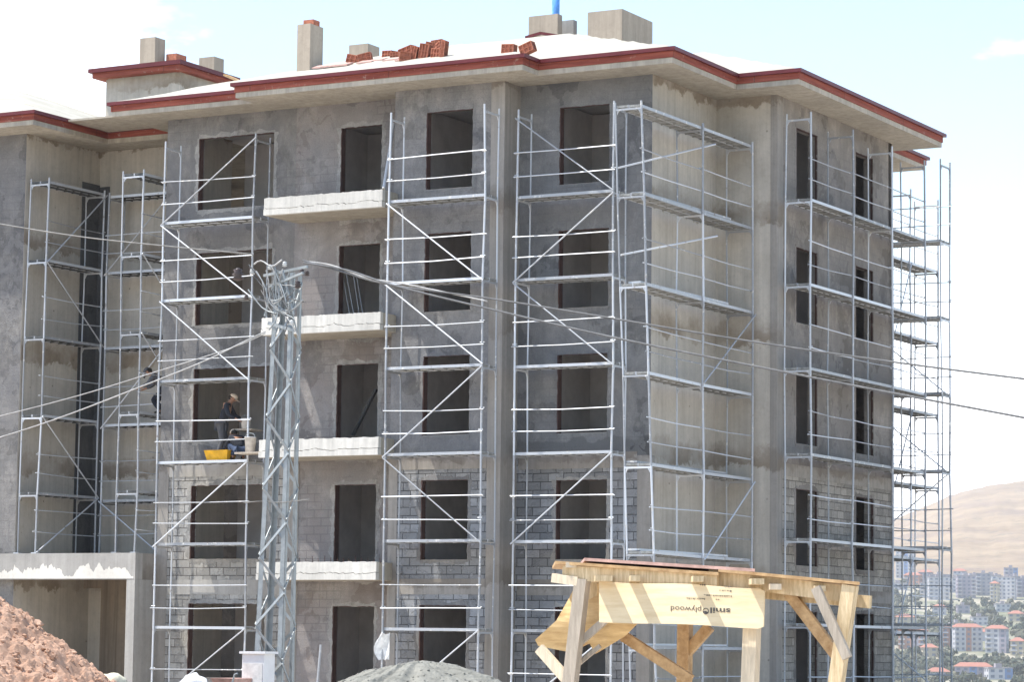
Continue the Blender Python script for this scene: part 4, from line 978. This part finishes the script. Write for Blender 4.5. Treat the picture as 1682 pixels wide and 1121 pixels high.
# helper crouching on the same deck, back to us
person('crouching helper in blue jeans at the right of the yellow tub', (-10.82, -.60, ZD), R_(150),
       dict(pelvis=(-.10, 0, .24), chest=(.10, 0, .50), neck=(.22, 0, .62), head=(.31, 0, .69), face=(1, -.1, -.5), shl=(.14, .18, .58), shr=(.14, -.18, .58), ell=(.30, .20, .38), elr=(.30, -.20, .38), wrl=(.48, .12, .30), wrr=(.48, -.12, .28),
            hpl=(-.08, .10, .24), hpr=(-.08, -.10, .24), knl=(.28, .16, .44), knr=(.26, -.16, .42), anl=(.02, .14, .08), anr=(.0, -.14, .08), tol=(.18, .15, .045), tor=(.16, -.15, .045)), 'cloth_dark', 'denim', 'cap_pale', .95)
person('worker in grey half hidden behind a scaffold post on the garage side deck', (-14.18, .75, 6.98), R_(200),
       dict(pelvis=(-.12, 0, .62), chest=(.10, 0, .92), neck=(.22, 0, 1.04), head=(.32, 0, 1.10), face=(1, 0, -.6), shl=(.12, .18, 1.0), shr=(.12, -.18, 1.0), ell=(.26, .22, .78), elr=(.26, -.22, .78), wrl=(.46, .14, .70), wrr=(.46, -.14, .68),
            hpl=(-.12, .10, .60), hpr=(-.12, -.10, .60), knl=(.16, .14, .38), knr=(.14, -.14, .36), anl=(-.06, .13, .08), anr=(-.1, -.13, .08), tol=(.12, .14, .045), tor=(.08, -.14, .045)), 'cloth_grey', 'cloth_dark', 'cloth_grey')
# ------------------------------------------------------------------ terrain
HZ = 1064.0
def vcrest(u):
    tab = [(-4000, 960), (-1500, 930), (600, 930), (1200, 905), (1440, 872), (1480, 851), (1520, 833), (1560, 816), (1600, 803), (1640, 793), (1690, 788), (1800, 786), (2000, 805), (2400, 860), (3200, 930), (6000, 980)]
    for (a, va), (b, vb) in zip(tab, tab[1:]):
        if a <= u <= b:
            t = (u-a)/(b-a); t = t*t*(3-2*t) if b-a > 300 else t; return va+(vb-va)*t
    return 960
def terr(D, u):
    if D < 95: return -.45
    tab = [(95, -.45), (140, -3), (260, -16), (600, -42), (1000, -38), (1350, -22)]
    for (a, za), (b, zb) in zip(tab, tab[1:]):
        if D <= b: t = (D-a)/(b-a); return za+(zb-za)*t
    vt = [(1350, 1140), (1500, 1122), (1700, 1088), (1900, 1046), (2150, 1006), (2350, 975), (2500, 955), (2650, 945)]
    for (a, va), (b, vb) in zip(vt, vt[1:]):
        if D <= b: t = (D-a)/(b-a); v = va+(vb-va)*t; return CL.z+(HZ-v)/CF*D
    vc = vcrest(u)
    t = (D-2650)/(4200-2650)
    if t <= 1:
        s = 1-(1-t)**1.7; v = 945+(vc-945)*s
        return CL.z+(HZ-v)/CF*D+(4*noise.noise(Vector((u*.02, D*.004, 0)))+1.5*noise.noise(Vector((u*.09, D*.015, 3))))*min(1, t*4)
    z = CL.z+(HZ-vc)/CF*4200
    return z-(D-4200)*.12
def upos(u, D):       # u outside the frame is just a direction
    a = math.atan((u-841)/CF) if abs(u) < 6001 else 0
    return a
Ds = [2, 30, 95, 140, 260, 420, 600, 800, 1000, 1200, 1350]+[1350+50*i for i in range(1, 27)]+[2650+52*i for i in range(1, 31)]+[4400, 4800, 5400]
angs = []
for k in range(0, 49): angs.append(-math.pi+ (math.pi-.5)*k/48*1.0)
for k in range(1, 50): angs.append(-.5+(.62)*k/50)
for k in range(0, 90): angs.append(.12+.085*k/90)
for k in range(0, 20): angs.append(.205+.30*k/20)
for k in range(0, 40): angs.append(.505+(math.pi-.505)*k/40)
P = []
for a in angs:
    row = []
    for D in Ds:
        u = 841+CF*math.tan(a) if abs(a) < .9 else (5999 if a > 0 else -3999)
        u = max(-3999, min(5999, u))
        hx = -math.sin(CYAW-a); hy = math.cos(CYAW-a)
        dd = D/max(.3, math.cos(a))if abs(a) < .9 else D
        row.append((CL.x+hx*dd, CL.y+hy*dd, terr(D, u)))
    P.append(row)
P.append(P[0])
s = NT('ground_mat')
zc = s.sep(2)
near = s.mix(s.ramp(s.noise(.35, 6, .7), (.3, 0), (.7, 1)), (.46, .40, .33), (.56, .50, .43))
dry = s.mix(s.ramp(s.noise(.012, 7, .7), (.35, 0), (.65, 1)), (.195, .132, .075), (.31, .225, .138))
scrub = s.mix(s.ramp(s.noise(.035, 7, .85), (.54, 0), (.62, 1)), dry, (.13, .11, .07))
band = s.noise(1, 5, .7, s.scl(.004, .004, .09)); scrub = s.mix(s.math('MULTIPLY', s.ramp(band, (.5, 0), (.62, 1)), .5), scrub, (.18, .125, .10))
town = s.mix(s.ramp(s.noise(.02, 5, .7), (.4, 0), (.6, 1)), (.12, .13, .07), (.33, .29, .22))
ln = s.n('ShaderNodeVectorMath', _operation='DISTANCE'); s.link(s.pos, ln.inputs[0]); ln.inputs[1].default_value = CL
col = s.mix(s.ramp(s.math('DIVIDE', ln.outputs['Value'], 5000), (.03, 0), (.06, 1)), near, town)
col = s.mix(s.ramp(s.math('DIVIDE', ln.outputs['Value'], 5000), (.50, 0), (.535, 1)), col, scrub)
M['ground_mat'] = s.fin(col, .97, s.noise(.8, 5, .7), .3, .1)
structure('ground', MB().grid(P), 'ground_mat', 'structure', True)
# ------------------------------------------------------------------ town
def dpos(u, D, z=None):
    a = math.atan((u-841)/CF); hx = -math.sin(CYAW-a); hy = math.cos(CYAW-a); dd = D/math.cos(a)
    return Vector((CL.x+hx*dd, CL.y+hy*dd, terr(D, u) if z is None else z))
for nm, cc in (('render_white', (.46, .45, .46)), ('render_grey', (.30, .29, .31)), ('render_pink', (.40, .22, .16)), ('render_cream', (.42, .37, .27)), ('render_lilac', (.32, .29, .33)), ('far_glass', (.18, .20, .25)), ('far_red_roof', (.32, .14, .10)), ('far_grey_roof', (.30, .27, .28)), ('blue_panel', (.16, .24, .42))):
    simple(nm, cc, .85, 0, .3, .1, .05)
simple('leaf', (.055, .065, .042), .85, 0, .5, .35, .05); simple('leaf_light', (.125, .12, .08), .85, 0, .5, .3, .05)
def block_of_flats(u, D, wpx, fl, mat, roof, label, cat='apartment building', yaw=0, dep=12, trim=None, v_base=None, sink=3):
    c = dpos(u, D); k = D/CF; W = wpx*k; H = fl*3.0; a = math.atan((u-841)/CF)
    X = Vector((math.cos(CYAW-a+yaw), math.sin(CYAW-a+yaw), 0)); Y = Vector((-X.y, X.x, 0))
    t = thing('far_apartment_block' if fl > 2 else 'far_house', label, cat, c, 'distant town buildings')
    def P(x, y, z): q = c+X*x+Y*y; return (q.x, q.y, c.z+z)
    def bx(mb, x0, y0, z0, x1, y1, z1): mb.hexa([P(x0, y0, z0), P(x1, y0, z0), P(x1, y1, z0), P(x0, y1, z0)], [P(x0, y0, z1), P(x1, y0, z1), P(x1, y1, z1), P(x0, y1, z1)])
    mb = MB(); nb = max(2, int(W/3.4)); nd = max(2, int(dep/4))
    mb.face([P(-W/2, 0, H), P(W/2, 0, H), P(W/2, dep, H), P(-W/2, dep, H)]); mb.face([P(W/2, dep, -sink), P(-W/2, dep, -sink), P(-W/2, dep, H), P(W/2, dep, H)])
    def side(Q, L, n):          # Q(a, depth, z): windows are inset into the one wall skin
        st_ = L/n
        mb.face([Q(0, 0, -sink), Q(L, 0, -sink), Q(L, 0, 0), Q(0, 0, 0)])
        for f in range(fl):
            for i in range(n):
                bay = trim and i % 4 == 2; a0, a1 = i*st_, (i+1)*st_; w0, w1 = a0+st_*.26, a0+st_*.74; z0, z1, v0, v1 = f*3, f*3+3, f*3+.9, f*3+2.4
                mb.k = 2 if bay else 0
                for q in (((a0, z0), (a1, z0), (w1, v0), (w0, v0)), ((a1, z0), (a1, z1), (w1, v1), (w1, v0)), ((a1, z1), (a0, z1), (w0, v1), (w1, v1)), ((a0, z1), (a0, z0), (w0, v0), (w0, v1))):
                    mb.face([Q(a, 0, z) for a, z in q])
                r_ = ((w0, v0), (w1, v0), (w1, v1), (w0, v1))
                for j in range(4): mb.face([Q(r_[j][0], 0, r_[j][1]), Q(r_[(j+1) % 4][0], 0, r_[(j+1) % 4][1]), Q(r_[(j+1) % 4][0], .3, r_[(j+1) % 4][1]), Q(r_[j][0], .3, r_[j][1])])
                mb.k = 1; mb.face([Q(a, .3, z) for a, z in r_]); mb.k = 0
    side(lambda a, d, z: P(-W/2+a, d, z), W, nb); side(lambda a, d, z: P(W/2-d, a, z), dep, nd); side(lambda a, d, z: P(-W/2+d, dep-a, z), dep, nd)
    if fl > 2:
        st_ = W/nb; mb.k = 3
        for f in range(1, fl):
            for i in range(0, nb, 3): bx(mb, -W/2+i*st_+.1, -1.1, f*3-.1, -W/2+(i+1)*st_-.1, .0, f*3+.75)
        mb.k = 0
    part('wall', mb, [mat, 'far_glass', trim or mat, 'render_white'], t)
    rf = MB()
    if roof == 'far_red_roof':
        e = .8; rf.hexa([P(-W/2-e, -e, H), P(W/2+e, -e, H), P(W/2+e, dep+e, H), P(-W/2-e, dep+e, H)], [P(-W/2+3, dep*.45, H+2.3), P(W/2-3, dep*.45, H+2.3), P(W/2-3, dep*.55, H+2.3), P(-W/2+3, dep*.55, H+2.3)])
    else:
        bx(rf, -W/2-.3, -.3, H, W/2+.3, dep+.3, H+.5); bx(rf, -W*.15, dep*.3, H+.5, W*.1, dep*.7, H+2.6)
    part('roof', rf, roof, t)
B = [  # u, D, width px, floors, wall, roof, trim, label
 (1487, 2560, 27, 8, 'render_white', 'far_grey_roof', 'blue_panel', 'tall white tower block with blue windows below the hill, seen through the scaffold'),
 (1457, 2500, 22, 7, 'render_white', 'far_grey_roof', None, 'white block just left of the tall tower, behind the end wall'),
 (1522, 2480, 22, 3, 'render_lilac', 'far_red_roof', None, 'small pale house at the hill foot right of the tall tower'),
 (1547, 2450, 34, 3, 'render_lilac', 'far_grey_roof', None, 'lilac grey block in the far row behind the scaffold posts'),
 (1545, 2280, 34, 6, 'render_white', 'far_grey_roof', None, 'pale block with white balconies just inside the right scaffold frame'),
 (1590, 2300, 30, 6, 'render_lilac', 'far_grey_roof', None, 'lilac grey block left of centre in the far row'),
 (1618, 2330, 24, 6, 'render_grey', 'far_grey_roof', None, 'grey block in the middle of the far row'),
 (1634, 2260, 12, 5, 'render_cream', 'far_red_roof', None, 'narrow cream block in the far row'),
 (1655, 2290, 28, 6, 'render_white', 'far_grey_roof', None, 'white block right of the narrow cream one'),
 (1685, 2320, 26, 5, 'render_lilac', 'far_grey_roof', None, 'lilac block cut by the right edge of the photo'),
 (1663, 2500, 22, 4, 'render_lilac', 'far_grey_roof', 'blue_panel', 'stepped bluish building topping the far row at the right'),
 (1600, 2480, 26, 2, 'render_grey', 'far_grey_roof', None, 'low grey block at the hill foot behind the far row'),
 (1630, 2500, 30, 2, 'render_lilac', 'far_grey_roof', None, 'low lilac block at the hill foot left of the stepped building'),
 (1478, 2380, 30, 2, 'render_white', 'far_grey_roof', None, 'small white house with a blue grey roof left of the scaffold posts'),
 (1500, 2440, 26, 3, 'render_pink', 'far_red_roof', None, 'pinkish house below the tall tower'),
 (1612, 2020, 26, 2, 'render_white', 'far_grey_roof', None, 'white house with grey roof among the trees in the middle'),
 (1640, 1920, 30, 1, 'render_grey', 'far_grey_roof', None, 'low grey roofed house among trees at the right'),
 (1490, 2010, 30, 2, 'render_cream', 'far_red_roof', None, 'pale low house among trees behind the scaffold'),
 (1668, 2060, 22, 2, 'render_cream', 'far_red_roof', None, 'cream house half hidden by trees near the right edge'),
 (1500, 1800, 44, 4, 'render_pink', 'far_red_roof', 'render_lilac', 'long pink and lilac block with red roof behind the scaffold'),
 (1560, 1820, 20, 4, 'render_pink', 'far_red_roof', 'render_white', 'pink block with a white end beside the outer scaffold post'),
 (1593, 1790, 46, 5, 'render_white', 'far_red_roof', 'render_pink', 'white and orange pink block with red roof, biggest of the near row'),
 (1637, 1780, 34, 5, 'render_white', 'far_red_roof', 'render_lilac', 'white block with dark bays at the right of the near row'),
 (1672, 1760, 22, 3, 'render_cream', 'far_red_roof', None, 'cream three storey house at the right end of the near row'),
 (1530, 1740, 24, 2, 'render_cream', 'far_red_roof', None, 'small cream house between the two pink blocks'),
 (1600, 1560, 60, 2, 'render_lilac', 'far_red_roof', 'blue_panel', 'wide low building with red roof at the bottom edge'),
 (1645, 1545, 40, 2, 'render_white', 'far_grey_roof', 'blue_panel', 'low white and dark building in the bottom right corner'),
 (1570, 2360, 22, 4, 'render_white', 'far_grey_roof', None, 'white block partly behind the outermost scaffold post in the far row'),
 (1604, 2400, 18, 4, 'render_lilac', 'far_grey_roof', None, 'lilac block rising behind the grey one in the far row'),
 (1672, 2390, 20, 4, 'render_grey', 'far_grey_roof', None, 'grey block behind the white one near the right edge'),
 (1521, 2300, 16, 4, 'render_white', 'far_grey_roof', None, 'short white block between scaffold posts in the far row'),
 (1640, 2440, 18, 3, 'render_white', 'far_grey_roof', None, 'white block peeping over the cream one in the far row'),
 (1578, 2500, 20, 3, 'render_white', 'far_red_roof', None, 'white house with red roof at the very foot of the hill'),
 (1710, 2300, 24, 5, 'render_white', 'far_grey_roof', None, 'white block just beyond the right edge of the far row'),
 (1545, 2120, 22, 2, 'render_white', 'far_red_roof', None, 'white red roofed house among trees below the far row'),
 (1585, 2140, 20, 2, 'render_lilac', 'far_grey_roof', None, 'small lilac house among trees below the far row'),
 (1650, 2160, 24, 2, 'render_white', 'far_grey_roof', None, 'small white house among trees below the white and cream blocks'),
 (1575, 1950, 20, 2, 'render_cream', 'far_grey_roof', None, 'cream house among trees left of the white and grey one'),
 (1618, 1870, 18, 2, 'render_white', 'far_red_roof', None, 'little white house with red roof above the biggest near block'),
 (1545, 1560, 34, 1, 'render_grey', 'far_red_roof', None, 'grey shed with a reddish roof at the bottom edge by the scaffold')]
for (u, D, w, fl, mt, rf, tr, lb) in B:
    block_of_flats(u, D, w, fl, mt, rf, lb, 'house' if fl <= 2 else 'apartment building', random.uniform(-.25, .25), 11, tr)
wd = MB(); random.seed(3)
occ = [(b[0], b[1], b[2]) for b in B]
n = 0
while n < 1100:
    D = random.choice((random.uniform(1440, 2100), random.uniform(1440, 2420))); u = random.uniform(1415, 1790)
    # trees keep off the fronts of buildings
    if any(abs(u-bu) < bw/2+4 and bd-75 < D < bd+14 for bu, bd, bw in occ): continue
    if noise.noise(Vector((u*.03, D*.01, 7))) < -.22: continue
    c_ = dpos(u, D); r = random.uniform(1.6, 3.6); wd.k = random.random() < .35
    for k in range(8):
        wd.lump((c_.x+random.uniform(-r, r)*.9, c_.y+random.uniform(-r, r)*.9, c_.z+r*random.uniform(.5, 1.8)), r*random.uniform(.25, .6), 1, 1.1, (1, 1, 1.1), n*5+k)
    n += 1
structure('woodland', wd, ['leaf', 'leaf_light'], 'stuff')
# ------------------------------------------------------------------ haze
hm = bpy.data.materials.new('haze_air'); hm.use_nodes = True; t = hm.node_tree; t.nodes.remove(t.nodes['Principled BSDF'])
pv = t.nodes.new('ShaderNodeVolumePrincipled'); pv.inputs['Color'].default_value = (.93, .95, 1, 1); pv.inputs['Density'].default_value = HAZE = .00009
pv.inputs['Anisotropy'].default_value = .2
t.links.new(pv.outputs[0], t.nodes['Material Output'].inputs['Volume']); M['haze_air'] = hm
zl = min(p[2] for r in P for p in r)-1; zh = max(max(p[2] for r in P for p in r), 30)+5
structure('haze', MB().box(-6500, -6500, zl, 6500, 6500, zh), 'haze_air', 'stuff')
# ------------------------------------------------------------------ light
SUN = Vector((-.38, -.24, 1.0)).normalized()
el = math.asin(SUN.z); az = math.atan2(SUN.x, SUN.y)
sl = bpy.data.lights.new('sun', 'SUN'); sl.energy = 4.0; sl.angle = R_(.55); sl.color = (1, .965, .90)
so = bpy.data.objects.new('sun', sl); COL.objects.link(so); so.rotation_euler = (-SUN).to_track_quat('-Z', 'Y').to_euler(); so.location = (-20, -30, 60)
w = bpy.data.worlds.new('World'); scene.world = w; w.use_nodes = True; nt = w.node_tree; nt.nodes.clear()
out = nt.nodes.new('ShaderNodeOutputWorld'); bg = nt.nodes.new('ShaderNodeBackground'); sk = nt.nodes.new('ShaderNodeTexSky')
sk.sky_type = 'NISHITA'; sk.sun_disc = False; sk.sun_elevation = el; sk.sun_rotation = az; sk.altitude = 1000; sk.air_density = 1.25; sk.dust_density = .7; sk.ozone_density = 1
bg.inputs['Strength'].default_value = .15
tc = nt.nodes.new('ShaderNodeTexCoord'); mp = nt.nodes.new('ShaderNodeVectorMath'); mp.operation = 'MULTIPLY'; mp.inputs[1].default_value = (1, 1, 2.4)
nt.links.new(tc.outputs['Generated'], mp.inputs[0])
nz = nt.nodes.new('ShaderNodeTexNoise'); nz.inputs['Scale'].default_value = 5.5; nz.inputs['Detail'].default_value = 7; nz.inputs['Roughness'].default_value = .62; nt.links.new(mp.outputs[0], nz.inputs['Vector'])
# cloud cover grows to the left and towards the skyline, as in the photograph
sp_ = nt.nodes.new('ShaderNodeSeparateXYZ'); nt.links.new(tc.outputs['Generated'], sp_.inputs[0])
def mth(op, a, b):
    nd = nt.nodes.new('ShaderNodeMath'); nd.operation = op
    for i, v in enumerate((a, b)):
        if hasattr(v, 'is_linked'): nt.links.new(v, nd.inputs[i])
        else: nd.inputs[i].default_value = v
    return nd.outputs[0]
cov = mth('ADD', mth('MULTIPLY', mth('SUBTRACT', -.455, sp_.outputs[0]), 1.6), mth('MULTIPLY', mth('SUBTRACT', .165, sp_.outputs[2]), 4.0))
cov = mth('MINIMUM', mth('MAXIMUM', cov, -.25), .45)
rp = nt.nodes.new('ShaderNodeValToRGB'); rp.color_ramp.elements[0].position = .46; rp.color_ramp.elements[0].color = (.0, .0, .0, 1); rp.color_ramp.elements[1].position = .66
nt.links.new(mth('ADD', nz.outputs['Fac'], mth('MULTIPLY', cov, .9)), rp.inputs[0])
mx = nt.nodes.new('ShaderNodeMix'); mx.data_type = 'RGBA'; nt.links.new(rp.outputs[0], mx.inputs[0]); nt.links.new(sk.outputs[0], mx.inputs[6]); mx.inputs[7].default_value = (9.5, 9.7, 10, 1)
nt.links.new(mx.outputs[2], bg.inputs['Color']); nt.links.new(bg.outputs[0], out.inputs['Surface'])
scene.view_settings.view_transform = 'Standard'; scene.view_settings.look = 'None'; scene.view_settings.gamma = 1
scene.view_settings.exposure = .98
scene.cycles.volume_bounces = 1; scene.cycles.max_bounces = 8; scene.cycles.diffuse_bounces = 4
